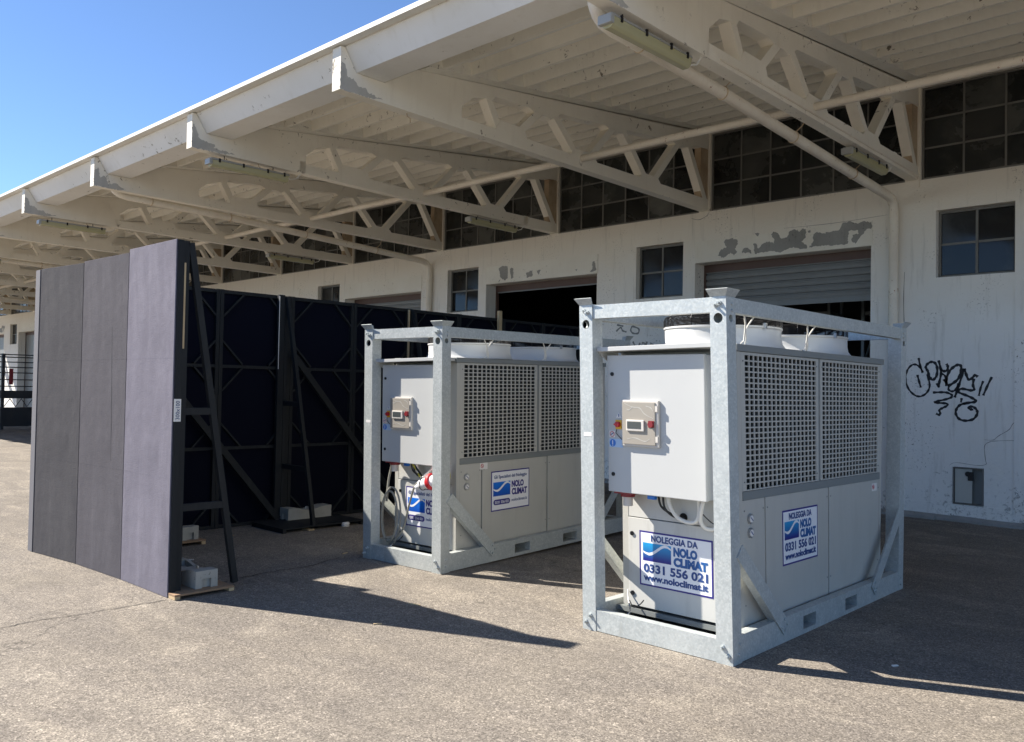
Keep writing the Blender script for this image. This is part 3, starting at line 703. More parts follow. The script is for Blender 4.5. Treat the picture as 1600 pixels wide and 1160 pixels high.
    for x in (.004, W_-.074):
        m_ = MB(); ys = [pw+.001]+[q for p_ in pk for q in p_]+[L-pw-.001]
        for i in range(0, len(ys), 2): m_.box(x, x+.07, ys[i], ys[i+1], .004, hz)
        for p_ in pk: m_.box(x, x+.07, p_[0], p_[1], .004, .036).box(x, x+.07, p_[0], p_[1], .128*k, hz)
        put(m_, 'side_rail', 'galvanised')
    for p_ in pk:                                   # fork tunnels right through
        m_ = MB().box(.076, W_-.076, p_[0]-.006, p_[0], .03, .135).box(.076, W_-.076, p_[1], p_[1]+.006, .03, .135).box(.076, W_-.076, p_[0], p_[1], .126*k+.012, .135*k+.01).box(.076, W_-.076, p_[0], p_[1], .022, .03)
        put(m_, 'fork_tunnel', 'galvanised')
    # --- braces: flat plate with an inner flange
    for xo, sx in ((W_, 1), (0, -1)):
        for ya, yb in ((pw*.9, .74), (L-pw*.9, L-.72)):
            A = Vector((xo+sx*.004, ya, .70*k)); B = Vector((xo+sx*.004, yb, .10*k)); d = (B-A).normalized()
            n = Vector((0, -d.z, d.y)); n = n if n.z > 0 else -n
            m_ = MB(); 
            m_.bar(A, B, .008, .105, n); m_.bar(A-n*.049-Vector((sx*.03, 0, 0)), B-n*.049-d*.14-Vector((sx*.03, 0, 0)), .055, .008, n)
            br = put(m_, 'brace', 'galvanised')
            bl = MB()
            for q in ((-.02, .025), (-.02, -.025), (-.07, .028), (-.055, -.03)):
                c_ = B+d*q[0]+n*q[1]; bl.cyl(c_+Vector((sx*.003, 0, 0)), c_+Vector((sx*.014, 0, 0)), .011, 6)
            bolts(bl, br)
    # --- base pan
    put(MB().box(.08, W_-.08, .08, L-.08, .004, .018).box(.08, W_-.08, .30, L-.3, .10, .135), 'base_pan', 'unit_trim')
    # --- the body
    X1 = W_-.10; X0_ = W_-1.04*kx; Y0, Y1 = .30, 2.80; xi = X1-.03
    zg0, zg1 = 1.047*k, 1.985*k; zl0, zl1 = .155*k, .988*k
    put(MB().box(X0_+.06, X1-.06, Y0+.04, Y1-.04, zl0+.01, zl1), 'base_carcass', 'unit_trim')
    put(MB().box(X0_+.09, X1-.09, Y0+.08, Y1-.08, zg0, zg1), 'coil', 'coil')
    fins = MB()
    for i in range(80):
        y = Y0+.09+i*(Y1-Y0-.18)/80; fins.box(X1-.089, X1-.082, y, y+.006, zg0+.01, zg1-.02)
    tag(put(fins, 'coil_fin', 'fin_metal'), kind='stuff')
    # corner posts, strips and cap
    for (xa, xb) in ((X0_, X0_+.05), (X1-.05, X1)):
        for (ya, yb) in ((Y0, Y0+.045), (Y1-.045, Y1)): put(MB().box(xa, xb, ya, yb, zl0, zg1-.001), 'corner_post', 'unit_panel')
    put(MB().box(X0_-.012, X1+.012, Y0-.012, Y1+.012, 1.986*k, 2.035*k), 'top_cap', 'unit_trim', bevel=.006)
    for xa, xb in ((X1-.04, X1+.004), (X0_-.004, X0_+.04)): put(MB().box(xa, xb, Y0+.046, Y1-.046, .990*k, 1.046*k), 'middle_strip', 'unit_trim')
    put(MB().box(X0_+.05, X1-.05, Y0+.002, Y0+.04, .990*k, 1.046*k).box(X0_+.05, X1-.05, Y0+.008, Y0+.04, 1.046*k, zg1), 'front_upper_panel', 'unit_panel')
    put(MB().box(X0_+.05, X1-.05, Y1-.04, Y1-.002, zl0, zg1), 'rear_panel', 'unit_panel')
    # grilles
    for side in (1, -1):
        xs = (X1-.012, X1+.000) if side == 1 else (X0_, X0_+.012)
        for (ya, yb, ha, hb) in ((Y0+.047, 1.528, .405, 1.488), (1.562, Y1-.047, 1.602, 2.700)):
            z0, z1 = zg0+.002, zg1-.002; q0, q1 = 1.058*k, 1.964*k
            m_ = MB().box(*xs, ya, ha, z0, z1).box(*xs, hb, yb, z0, z1).box(*xs, ha, hb, z0, q0).box(*xs, ha, hb, q1, z1)
            nc, nr = 17, 24; dy = (hb-ha)/nc; dz = (q1-q0)/nr
            for i in range(1, nc): m_.box(xs[0]+.002, xs[1]-.002, ha+dy*i-.0070, ha+dy*i+.0070, q0, q1)
            for j in range(1, nr): m_.box(xs[0]+.003, xs[1]-.003, ha, hb, q0+dz*j-.0050, q0+dz*j+.0050)
            gr_ = put(m_, 'grille', 'unit_panel')
            s_ = MB()
            for yy in (ya+.03, yb-.03):
                for zz in (z0+.06, z1-.06): s_.cyl((xs[1] if side == 1 else xs[0], yy, zz), ((xs[1]+.004) if side == 1 else (xs[0]-.004), yy, zz), .006, 6)
            bolts(s_, gr_, 'screw', 'unit_trim')
        xm = (X1-.016, X1-.004) if side == 1 else (X0_+.004, X0_+.016)
        put(MB().box(*xm, 1.53, 1.56, zg0, zg1), 'mullion', 'unit_trim')
    # lower panels
    for side in (1, -1):
        xs = (X1-.018, X1-.001) if side == 1 else (X0_+.001, X0_+.018)
        for ya, yb in ((Y0+.047, .655), (.672, 1.70), (1.722, Y1-.047)):
            p_ = put(MB().box(*xs, ya, yb, zl0+.004, zl1), 'side_panel', 'unit_panel', bevel=.003)
            s_ = MB()
            for yy in (ya+.022, yb-.022):
                for zz in (zl0+.14, zl1-.07):
                    xx = xs[1] if side == 1 else xs[0]; s_.cyl((xx, yy, zz), (xx+side*.003, yy, zz), .006, 6)
            bolts(s_, p_, 'screw', 'unit_trim')
        put(MB().box(*((X1-.03, X1-.019) if side == 1 else (X0_+.019, X0_+.03)), .60, 1.75, zl0+.004, zl1), 'joint_strip', 'unit_trim')
    # water connections seen as two round glasses
    for z in (.862*k, .768*k):
        gd = put(MB().cyl((X1, .44, z), (X1+.012, .44, z), .034, 20), 'sight_glass', 'steel', smooth=True)
        put(MB().cyl((X1+.0125, .44, z), (X1+.016, .44, z), .024, 20), 'dial', 'tag_white', gd); put(MB().bar((X1+.017, .425, z+.012), (X1+.017, .455, z-.012), .004, .004), 'needle', 'ink', gd)
    # front lower panels
    F = Y0-.002
    fl_ = put(MB().box(X0_+.051, X1-.051, F+.004, F+.03, .795*k, .989*k), 'front_panel', 'front_panel')
    f2 = put(MB().box(X0_+.051, X1-.051, F, F+.03, zl0+.002, .788*k), 'front_panel', 'front_panel', bevel=.003)
    s_ = MB()
    for z in (.245*k, .672*k): s_.cyl((X0_+.085, F, z), (X0_+.085, F-.008, z), .016, 12)
    bolts(s_, f2, 'latch', 'wire_black')
    # --- control cabinet with its hood
    cx0, cx1, cy, cz0, cz1 = W_-1.022*kx, W_-.230*kx, .108, .985*k, 1.968*k
    cb = put(MB().box(cx0+.006, cx1-.006, cy+.038, Y0-.004, cz0+.004, cz1-.012), 'control_cabinet', 'cabinet_paint', bevel=.004)
    dr = put(MB().box(cx0, cx1, cy, cy+.030, cz0, cz1-.008), 'cabinet_door', 'cabinet_paint', cb, bevel=.005)
    put(MB().box(cx0+.012, cx1-.012, cy+.0302, cy+.0378, cz0+.012, cz1-.02), 'door_seal', 'black_rubber', cb)
    lk = MB()
    for z in (1.11*k, 1.825*k): lk.cyl((cx0+.045, cy, z), (cx0+.045, cy-.006, z), .014, 14)
    bolts(lk, cb, 'lock', 'wire_black')
    put(MB().prism([(cx0-.045,1.985*k),(cx1+.10,2.0*k),(cx1+.10,2.032*k),(cx0-.045,2.016*k)], .045, Y0-.014, 'y'), 'hood', 'cabinet_paint', bevel=.003)
    put(MB().prism([(.06,1.984*k),(Y0-.01,1.984*k),(Y0-.01,1.86*k),(.10,1.95*k)], cx0-.04, cx0-.034, 'x'), 'hood_bracket', 'cabinet_paint')
    # display box
    dx0, dx1, dz0, dz1 = cx0+.138, cx0+.445, 1.318*k, 1.642*k
    bx = put(MB().box(dx0, dx1, cy-.022, cy-.0008, dz0, dz1), 'display_box', 'display_grey', bevel=.005)
    put(MB().box(dx0+.012, dx1-.022, cy-.030, cy-.0225, dz0+.014, dz1-.014), 'smoked_lid', 'lid_beige', bx, bevel=.004)
    put(MB().box(dx0+.05, dx0+.20, cy-.042, cy-.0305, 1.425*k, 1.505*k), 'controller', 'display_grey', bx, bevel=.006)
    put(MB().box(dx0+.062, dx0+.175, cy-.044, cy-.0422, 1.443*k, 1.492*k), 'screen', 'lcd', bx)
    put(MB().cyl((dx1-.05, cy-.031, 1.478*k), (dx1-.05, cy-.05, 1.478*k), .021, 12).box(dx1-.076, dx1-.030, cy-.034, cy-.0305, 1.455*k, 1.502*k), 'red_knob', 'red_dark', bx)
    for z in (1.375*k, 1.585*k): put(MB().box(dx1-.020, dx1-.002, cy-.0315, cy-.0225, z-.02, z+.02), 'lid_hinge', 'display_grey', bx)
    # creases in the clear film over the lid
    cr = MB()
    for s_ in ([(.03, .30), (.10, .275), (.16, .27), (.20, .23), (.27, .20)], [(.10, .275), (.07, .255), (.05, .26)], [(.21, .285), (.25, .275), (.27, .25)], [(.05, .05), (.12, .06), (.2, .04), (.24, .06)]) :
        ribbon([(dx0+u, dz0+v) for u, v in s_], .006, cy-.0312, cr, True)
    bolts(cr, bx, 'film_crease', 'crease')
    # main switch
    sw = put(MB().box(cx0+.072, cx0+.126, cy-.006, cy-.0008, 1.432*k, 1.498*k), 'main_switch', 'yellow')
    put(MB().cyl((cx0+.098, cy-.006, 1.466*k), (cx0+.098, cy-.028, 1.466*k), .020, 12).bar((cx0+.078, cy-.03, 1.466*k), (cx0+.118, cy-.03, 1.466*k), .014, .01), 'switch_knob', 'plug_red', sw)
    put(MB().tube([(cx0+.085, cy-.01, 1.43*k), (cx0+.08, cy-.012, 1.405*k), (cx0+.10, cy-.012, 1.385*k), (cx0+.13, cy-.01, 1.36*k)], .003, 5), 'key_cord', 'cable_black', sw)
    # signs
    s1 = put(MB().box(cx0+.016, cx0+.066, cy-.003, cy-.0008, 1.372*k, 1.418*k), 'warning_sign', 'tag_white')
    put(MB().tube([(cx0+.041+.018*math.cos(q), cy-.004, 1.395*k+.018*math.sin(q)) for q in [2*math.pi*i/14 for i in range(14)]], .0022, 4, closed=True), 'sign_ring', 'plug_red', s1)
    put(MB().bar((cx0+.03, cy-.0045, 1.39*k), (cx0+.055, cy-.0045, 1.405*k), .002, .006), 'sign_figure', 'ink', s1)
    s2 = put(MB().box(cx0+.016, cx0+.132, cy-.003, cy-.0008, 1.302*k, 1.362*k), 'mandatory_sign', 'sign_pale_blue')
    put(MB().cyl((cx0+.045, cy-.003, 1.332*k), (cx0+.045, cy-.0042, 1.332*k), .026, 20), 'sign_disc', 'sign_blue', s2)
    put(MB().box(cx0+.042, cx0+.048, cy-.0055, cy-.0043, 1.322*k, 1.350*k).box(cx0+.042, cx0+.048, cy-.0055, cy-.0043, 1.312*k, 1.318*k), 'exclamation_mark', 'sticker_white', s2)
    tr_ = MB().prism([(cx0+.075,1.512*k),(cx0+.125,1.512*k),(cx0+.10,1.552*k)], cy-.003, cy-.0008, 'y'); put(tr_, 'triangle_sign', 'tag_white')
    put(MB().prism([(cx0+.097,1.520*k),(cx0+.103,1.520*k),(cx0+.103,1.540*k),(cx0+.097,1.540*k)], cy-.0045, cy-.0032, 'y'), 'triangle_mark', 'ink')
    # --- fans
    for fy in (.93, 2.09):
        fx = (X0_+X1)/2
        c = (fx, fy, 2.036*k)
        cw = put(MB().lathe(c, [(.462,0),(.450,.010),(.432,.035),(.424,.08),(.424,.135),(.433,.143),(.433,.155),(.405,.155),(.395,.14),(.395,-.0)], 48), 'fan_cowl', 'cowl_paint', smooth=True)
        gd = MB()
        for i, (rr, zz) in enumerate([(.447,.195),(.449,.205),(.449,.215),(.449,.225),(.448,.235),(.446,.245),(.443,.255),(.437,.263),(.42,.268),(.40,.27),(.37,.272),(.34,.274),(.31,.275),(.27,.276),(.23,.277),(.18,.278),(.13,.279)]):
            gd.tube([(c[0]+rr*.957*math.cos(q), c[1]+rr*.957*math.sin(q), c[2]+zz-.03) for q in [2*math.pi*i_/36 for i_ in range(36)]], .0028, 4, closed=True)
        for i in range(12):
            q = 2*math.pi*i/12; u, v = math.cos(q), math.sin(q)
            gd.tube([(c[0]+u*r_*.957, c[1]+v*r_*.957, c[2]+z_-.03) for r_, z_ in ((.447,.185),(.449,.24),(.437,.266),(.1,.283))], .004, 5)
        put(gd, 'fan_guard', 'wire_black', cw)
        bl = MB().cyl((c[0], c[1], c[2]+.06), (c[0], c[1], c[2]+.24), .085, 20)
        for i in range(6):
            q = 2*math.pi*i/6; u = Vector((math.cos(q), math.sin(q), 0)); v = Vector((-u.y, u.x, 0)); o_ = Vector(c)
            bl.add([o_+u*.07-v*.05+Vector((0,0,.10)), o_+u*.40-v*.12+Vector((0,0,.10)), o_+u*.40+v*.08+Vector((0,0,.17)), o_+u*.07+v*.04+Vector((0,0,.17))], [(0,1,2,3)])
        put(bl, 'fan_blades', 'wire_black', cw)
        for q in (-.3, 1.5, 3.4):
            put(MB().box(c[0]+.433*math.cos(q)-.012, c[0]+.433*math.cos(q)+.012, c[1]+.433*math.sin(q)-.012, c[1]+.433*math.sin(q)+.012, c[2]+.135, c[2]+.175), 'guard_clip', 'steel', cw)
    # cords tying the guards to the rail
    for y in ((.30, 1.22) if kind == 1 else (.62, 1.55)):
        m_ = MB(); m_.tube([(W_-.04, y, rt0), (W_-.06, y+.05, 2.17*k), (W_-.085, y+.09, 2.13*k), (W_-.10, y+.10, 2.06*k), (W_-.11, y+.07, 2.037*k)], .006, 6)
        m_.tube([(W_-.04, y+.13, rt0), (W_-.07, y+.11, 2.17*k), (W_-.088, y+.10, 2.13*k), (W_-.095, y+.12, 2.08*k), (W_-.11, y+.13, 2.037*k)], .006, 6)
        put(m_, 'tie_cord', 'cable_white', smooth=True)
    # --- stickers
    def sticker(front, u0, z0, w, h, style):
        if front: fn = lambda c_: (u0+c_[0], F-.0012+c_[1], z0+c_[2])
        else: fn = lambda c_: (X1+.0012-c_[1], u0+c_[0], z0+c_[2])
        def flat(x0, x1, za, zb, dep):
            m_ = MB().box(x0, x1, -dep, -dep+.0007, za, zb); m_.v = [fn(p) for p in m_.v]; return m_
        def poly(pts, dep):
            bm = bmesh.new(); vs = [bm.verts.new(tw(fn((x, -dep, z)))) for x, z in pts]
            bmesh.ops.triangle_fill(bm, use_beauty=True, edges=[bm.edges.new((vs[i], vs[(i+1) % len(vs)])) for i in range(len(vs))])
            me = bpy.data.meshes.new('wave'); bm.to_mesh(me); bm.free(); return me
        stk = put(flat(0, w, 0, h, .0006), 'sticker', 'navy')
        bw = .012; put(flat(bw, w-bw, bw, h-bw, .0014), 'sticker_face', 'sticker_white', stk)
        def txt(body, x, z, width, size, m='ink', bold=.0):
            putmesh(text_mesh(body, size, m, width, bold), 'lettering', stk, lambda c_: fn((x+c_[0], -.0034+c_[1], z+c_[2])))
        def logo(x, z, ww, hh, m):
            put(flat(x, x+ww, z, z+hh, .0022), 'logo_square', m, stk)
            key = [(-.0,.50),(.10,.42),(.22,.38),(.34,.44),(.46,.58),(.58,.74),(.68,.87),(.78,.93),(.88,.92),(1.0,.80)]
            n = 18; top = []; bot = []
            for i in range(n+1):
                s = i/n
                for (a0, b0), (a1, b1) in zip(key, key[1:]):
                    if a0 <= s <= a1+1e-6: zz = b0+(b1-b0)*(s-a0)/(a1-a0); break
                th = .035+.055*math.sin(math.pi*min(1, s*.9+.05))
                top.append((x+ww*s, z+hh*min(zz+th, 1.03))); bot.append((x+ww*s, z+hh*(zz-th)))
            me = poly(top+bot[::-1], .003); me.materials.append(MATS['sticker_white']); link('logo_wave', me, stk)
        if style == 1:
            sx = w/.594; sz = h/.388
            txt('NOLEGGIA DA', .10*sx, .320*sz, .38*sx, .062*sz, 'ink', .0020)
            logo(.03*sx, .178*sz, .235*sx, .128*sz, 'logo_teal')
            txt('NOLO', .285*sx, .245*sz, .19*sx, .078*sz, 'logo_ink', .005); txt('CLIMAT', .285*sx, .175*sz, .27*sx, .078*sz, 'logo_ink', .005)
            txt('0331 556 021', .035*sx, .100*sz, .52*sx, .080*sz, 'ink', .0028)
            txt('www.noloclimat.it', .035*sx, .040*sz, .52*sx, .062*sz, 'ink', .0024)
        else:
            sx = w/.594; sz = h/.388
            txt('Gli Specialisti del Noleggio', .04*sx, .315*sz, .51*sx, .045*sz, 'ink', .0006)
            logo(.03*sx, .145*sz, .26*sx, .135*sz, 'logo_blue')
            txt('NOLO', .31*sx, .218*sz, .19*sx, .082*sz, 'navy', .004); txt('CLIMAT', .31*sx, .142*sz, .245*sx, .082*sz, 'navy', .004)
            n = 8; r_ = .026*sz; xa, xb, zc_ = .06*sx, .26*sx, .085*sz
            pts = [(xb+r_*math.sin(math.pi*i/n), zc_+r_*math.cos(math.pi*i/n)) for i in range(n+1)]+[(xa-r_*math.sin(math.pi*i/n), zc_-r_*math.cos(math.pi*i/n)) for i in range(n+1)]
            me = poly(pts, .0025); me.materials.append(MATS['navy']); link('phone_pill', me, stk)
            txt('0331 556 021', .055*sx, .072*sz, .21*sx, .036*sz, 'sticker_white', .0006)
            txt('noloclimat.it', .31*sx, .075*sz, .245*sx, .042*sz, 'ink', .0004)
    if kind == 1:
        sticker(True, W_-.892, .315*k, .594, .388, 1); sticker(False, .915, .480*k, .585, .392, 1)
    else:
        sticker(True, W_-.855*kx, .33*k, .60*kx, .39, 2); sticker(False, .80, .478*k, .60, .40, 2)
    tg = [(2.64, .93)] if kind == 1 else [(.69, .955), (2.62, .93)]
    for y, z in tg:
        tg_ = put(MB().box(X1+.0002, X1+.0016, y-.055, y+.055, z*k-.035, z*k+.03), 'warning_label', 'tag_white')
        put(MB().tube([(X1+.003, y-.025+.018*math.cos(q), z*k+.018*math.sin(q)) for q in [2*math.pi*i/14 for i in range(14)]], .0025, 4, closed=True).bar((X1+.003, y-.037, z*k+.01), (X1+.003, y-.013, z*k-.01), .004, .003), 'sign_ring', 'plug_red', tg_)
    put(MB().box(.03, .10, -.0015, -.0003, 1.375*k, 1.402*k), 'type_plate', 'tag_white')
    # --- cables under the cabinet
    def cable(pts, r, m, name='cable'):
        P_ = [Vector(p) for p in pts]; out = []
        for i in range(len(P_)-1):
            A, B, C_, D = P_[max(i-1,0)], P_[i], P_[i+1], P_[min(i+2,len(P_)-1)]
            for s in range(5):
                q = s/5; out.append(.5*((2*B)+(C_-A)*q+(2*A-5*B+4*C_-D)*q*q+(3*B-A-3*C_+D)*q**3))
        out.append(P_[-1]); return put(MB().tube(out, r, 8), name, m, smooth=True)
    u = lambda v: W_+(v-1.183)*kx
    c0 = cz0
    cable([(u(.60), .2, c0+.01), (u(.61), .2, .93*k), (u(.65), .22, .85*k), (u(.72), .24, .815*k), (u(.80), .23, .83*k), (u(.83), .22, .90*k), (u(.84), .2, c0+.01)], .014, 'cable_white')
    cable([(u(.88), .2, c0+.01), (u(.86), .2, .92*k), (u(.84), .22, .84*k), (u(.86), .25, .79*k), (u(.92), .27, .79*k), (u(1.0), .26, .84*k), (u(1.03), .24, .93*k), (u(1.04), .22, c0)], .014, 'cable_white')
    cable([(u(.52), .2, c0+.01), (u(.54), .2, .91*k), (u(.60), .23, .86*k), (u(.66), .27, .835*k), (u(.67), .30, .83*k)], .008, 'cable_black')
    cable([(u(.56), .2, c0+.01), (u(.57), .2, .90*k), (u(.62), .23, .845*k), (u(.68), .28, .83*k)], .008, 'cable_black')
    cable([(u(.95), .285, .80*k), (u(1.0), .26, .82*k), (u(1.04), .25, .88*k), (u(1.05), .22, c0)], .006, 'cable_yellow')
    cable([(u(.84), .25, .88*k), (u(.90), .26, .83*k), (u(.95), .285, .81*k)], .004, 'cable_black')
    put(MB().cyl((u(.66), F, .835*k), (u(.66), F-.004, .835*k), .030, 18).cyl((u(.95), F, .80*k), (u(.95), F-.004, .80*k), .032, 18), 'cable_hole', 'black_rubber')
    so_ = put(MB().cyl((u(.27), .19, c0+.005), (u(.27), .19, c0-.10), .035, 14), 'power_socket', 'display_grey', smooth=True)
    put(MB().cyl((u(.27), .19, c0+.001), (u(.27), .19, c0-.035), .052, 16).box(u(.20), u(.36), .12, .26, c0-.012, c0-.001), 'socket_flange', 'red_dark', so_, smooth=True)
    put(MB().box(u(.47), u(.53), .14, .17, c0-.03, c0-.001), 'blue_gland', 'sign_blue')
    # tags on wire at the lower left of the body
    cable([(u(.19), .29, .26), (u(.22), .25, .21), (u(.27), .2, .16), (u(.32), .12, .15), (u(.31), .09, .13)], .006, 'steel', 'tag_wire')
    cable([(u(.24), .24, .2), (u(.30), .2, .17), (u(.36), .19, .2), (u(.38), .21, .23), (u(.35), .22, .2)], .004, 'cable_black', 'tag_wire')
    if kind == 2:
        # grey cable coil hung at the left, and the red and white plug
        cx, cz = .215, .42
        pts = []
        for n_ in range(2):
            for i in range(20):
                q = 2*math.pi*i/20-1.2; pts.append((cx+(.115+.018*n_)*math.cos(q)*-1, .15+.03*n_+.01*math.sin(q), cz+(.245+.035*n_)*math.sin(q)))
        cable(pts[:40]+[(.40, .16, .30), (.52, .13, .55), (.62, .11, .75), (.70, .10, .80)], .010, 'hose', 'cable_coil')
        cable([(.12, .2, .55), (.10, .24, .75), (.13, .25, .9), (.16, .22, c0)], .012, 'hose')
        cable([(.50, .2, c0), (.52, .2, .93), (.56, .21, .89), (.60, .2, .84)], .012, 'cable_yellow')
        cable([(.55, .2, c0), (.56, .19, .92), (.60, .2, .87), (.64, .2, .83)], .010, 'cable_black')
        cable([(.78, .2, c0), (.77, .19, .92), (.72, .18, .88), (.68, .16, .84)], .012, 'cable_white')
        pg = put(MB().tube([(.64, .12, .745), (.69, .115, .765), (.71, .11, .775), (.80, .10, .80), (.86, .095, .815)], [.026, .030, .046, .055, .055], 16), 'plug', 'sticker_white', smooth=True)
        put(MB().tube([(.845, .097, .812), (.86, .095, .816), (.885, .092, .822), (.90, .09, .826)], [.058, .080, .082, .080], 18), 'plug_collar', 'plug_red', pg, smooth=True)
        put(MB().tube([(.90, .09, .826), (.97, .082, .842)], .060, 16), 'plug_sleeve', 'sticker_white', pg, smooth=True)
        for q in (.745, .80): put(MB().tube([(q, .108-.058*0+.058*math.cos(v), .785+(q-.745)*.28+.058*math.sin(v)) for v in [2*math.pi*i/16 for i in range(16)]], .004, 5, closed=True), 'plug_strap', 'cable_black', pg)
    return t
random.seed(21)
chiller('near galvanised framed chiller with a NOLEGGIA DA sticker, standing by the white graffiti wall', (-3.8372, -7.9327, 0), .0122, -.0032, -.0382, .0139, 1.1834, 3.0784, 2.3231, 1)
chiller('farther framed chiller beside the black flats with a grey cable coil and red plug', (-6.9199, -7.5831, 0), .0574, .0143, -.0037, 0.0, 1.0895, 3.1942, 2.2736, 2)

# ================================================================ stage flats
GF = 'cloth covered stage flats'
def flat_front(x0, y0, x1, y1, h, m, label, edge):
    d = math.hypot(x1-x0, y1-y0); rz = math.atan2(y1-y0, x1-x0)
    t = thing('stage_flat', label, 'stage flat', (x0, y0, 0), rz, GF)
    MB().box(.003, d-.003, 0, .012, .002, h).obj('cloth_face', m, t, bevel=.003)
    for x in (.004, d-.049): MB().box(x, x+.045, .0125, .065, .002, h-.002).obj('stile', 'black_timber', t)
    for z in (.94, 1.9): MB().box(.006, d-.006, -.0006, -.0001, z, z+.005).obj('seam', m, t)
    for z in (.004, .93, 1.90, h-.05): MB().box(.05, d-.05, .0125, .06, z, z+.045).obj('rail', 'black_timber', t)
    return t
f1 = flat_front(-9.265, -9.862, -8.413, -9.762, 2.815, 'dark_cloth', 'dark grey stage flat at the far left end of the front row', 0)
f2 = flat_front(-8.411, -9.762, -7.503, -9.716, 2.828, 'mid_cloth', 'mid grey stage flat in the middle of the front row, with a long vertical scratch', 0)
f3 = flat_front(-7.501, -9.716, -6.617, -9.706, 2.855, 'lilac_cloth', 'pale lilac grey stage flat at the right end of the front row', 1)
sm = MB(); ribbon([(.62, 2.2), (.63, 1.9), (.645, 1.6), (.655, 1.3), (.665, 1.0)], .006, -.0012, sm, True); sm.obj('scratch', 'black_timber', f2)
lb_ = MB().box(.8982, .8992, .006, .064, 1.395, 1.575).obj('size_label', 'tag_white', f3)
me = text_mesh('300x100', .045, 'ink', .15, .0004)
for v in me.vertices: v.co = (.9002-.0004*0, .052-v.co.z, 1.410+v.co.x)
link('lettering', me, f3)
MB().box(.885, .898, .012, .062, .002, 2.84).obj('edge_batten', 'black_timber', f3)
# trodden line in the cloth joints
gy = -9.79; rowy = []
y = -9.795; n = 0
wl = []
while y < -1.3:
    wl.append(y); y += .958
names = ['black stage flat first in the side row, just behind the grey front flats', 'black stage flat second in the side row, left of the propped post', 'black stage flat left of the block weighted prop', 'black stage flat right of the block weighted prop', 'black stage flat behind the cable coil of the farther chiller', 'black stage flat behind the cabinet of the farther chiller', 'black stage flat seen above the farther chiller fans, under the small window', 'black stage flat below the dark open doorway', 'last black stage flat in the side row, nearest the warehouse']
pan = {}
def black_flat(y, label):
    t = thing('stage_flat', label, 'stage flat', (-9.38, y, 0), 0, GF); w = .954; h = 2.822
    def P(key, mb, name, m):
        if key not in pan: pan[key] = mb.mesh(name, m)
        return link(name, pan[key], t)
    P('b', MB().box(-.075, -.062, 0, w, .002, h), 'cloth_face', 'black_cloth')
    for i, yy in enumerate((.001, w-.044)): P('s%d' % i, MB().box(-.0618, -.012, yy, yy+.043, .004, h-.002), 'stile', 'black_timber')
    for i, z in enumerate((.006, .925, 1.895, h-.045)): P('r%d' % i, MB().box(-.0618, -.018, .045, w-.045, z, z+.036), 'rail', 'black_timber')
    for i, (z, s) in enumerate(((2.775, -1), (.045, 1), (1.895, -1), (.963, 1), (1.94, 1))):
        P('c%da' % i, MB().bar((-.03, .045, z+s*.27), (-.03, .30, z), .02, .04, (1, 0, 0)), 'corner_brace', 'black_timber')
        P('c%db' % i, MB().bar((-.03, w-.045, z+s*.27), (-.03, w-.30, z), .02, .04, (1, 0, 0)), 'corner_brace', 'black_timber')
    return t
for i, y in enumerate(wl[:9]):
    bf = black_flat(y, names[i])
    if i == 0: MB().box(-.020, .100, -.072, -.001, .002, 2.81).obj('end_gap_filler', 'pale_paint', bf)  # visible row end, with width added to block a slit of sunlight

# props behind the flats (A-frames)
def prop(label, loc, rz, h, foot, tan):
    t = thing('timber_prop', label, 'prop', loc, rz, 'timber props holding the flats up')
    MB().box(.0, .045, -.022, .022, .004, h).obj('upright', 'black_timber', t)
    MB().bar((.06, 0, h-.01), (foot, 0, .035), .044, .05).obj('strut', 'black_timber', t)
    for z in ((.70, 1.475) if h > 2.7 else (.7, 1.3)):
        xr_ = .06+(foot-.06)*(h-z)/(h-.03); MB().box(.046, xr_-.015, -.02, .02, z-.028, z+.028).obj('rung', 'black_timber', t)
    if tan: MB().box(-.001-.004, .018, .0225, .034, 1.60, 2.66).obj('tan_batten', 'raw_wood', t)
    return t
prop('dark timber prop with a tan batten behind the lilac flat, its foot on plywood', (-6.645, -9.638, 0), R(90), 2.85, .52, False)
MB_ = MB().box(-6.628, -6.612, -9.648, -9.625, 1.98, 2.67)
tb = MB_.obj('wooden_batten', 'raw_wood'); tag(tb, 'thin unpainted batten fixed to the edge of the lilac flat', 'batten')
prop('dark timber prop hidden behind the left front flats', (-8.70, -9.70, 0), R(90), 2.75, .52, False)
prop('tall dark prop in the side row beside the concrete block on the black board', (-9.375, -7.03, 0), R(0), 2.80, .74, False)
prop('dark prop in the side row behind the farther chiller', (-9.375, -5.0, 0), R(0), 2.80, .74, False)
for (ya, za, yb, zb, lb, px) in ((-8.42, 1.58, -7.12, .06, 'long dark diagonal batten low in the side row, left of the post', -9.28), (-6.95, 2.06, -5.25, .10, 'long dark diagonal batten running down behind the farther chiller', -9.26)):
    o = MB().bar((px, ya, za), (px, yb, zb), .05, .075, (0, .6, .8)).obj('diagonal_batten', 'black_timber'); tag(o, lb, 'batten', 'diagonal battens')
o = MB().box(-9.372, -9.325, -7.14, -7.06, .06, 2.82).obj('pale_edged_post', 'black_timber'); tag(o, 'dark post with a worn pale edge beside the tall prop', 'post')
MB().box(-9.3249, -9.322, -7.14, -7.132, 1.9, 2.80).obj('worn_edge', 'tag_white', o)
o = MB().box(-9.36, -9.33, -5.07, -5.055, 1.6, 2.8).obj('wooden_batten', 'raw_wood'); tag(o, 'thin pale batten standing in the side row behind the farther chiller', 'batten')
o = MB().box(-9.37, -9.32, -3.26, -3.20, 2.2, 2.93).obj('wooden_batten', 'raw_wood'); tag(o, 'short pale timber stub poking up above the last black flats', 'batten')

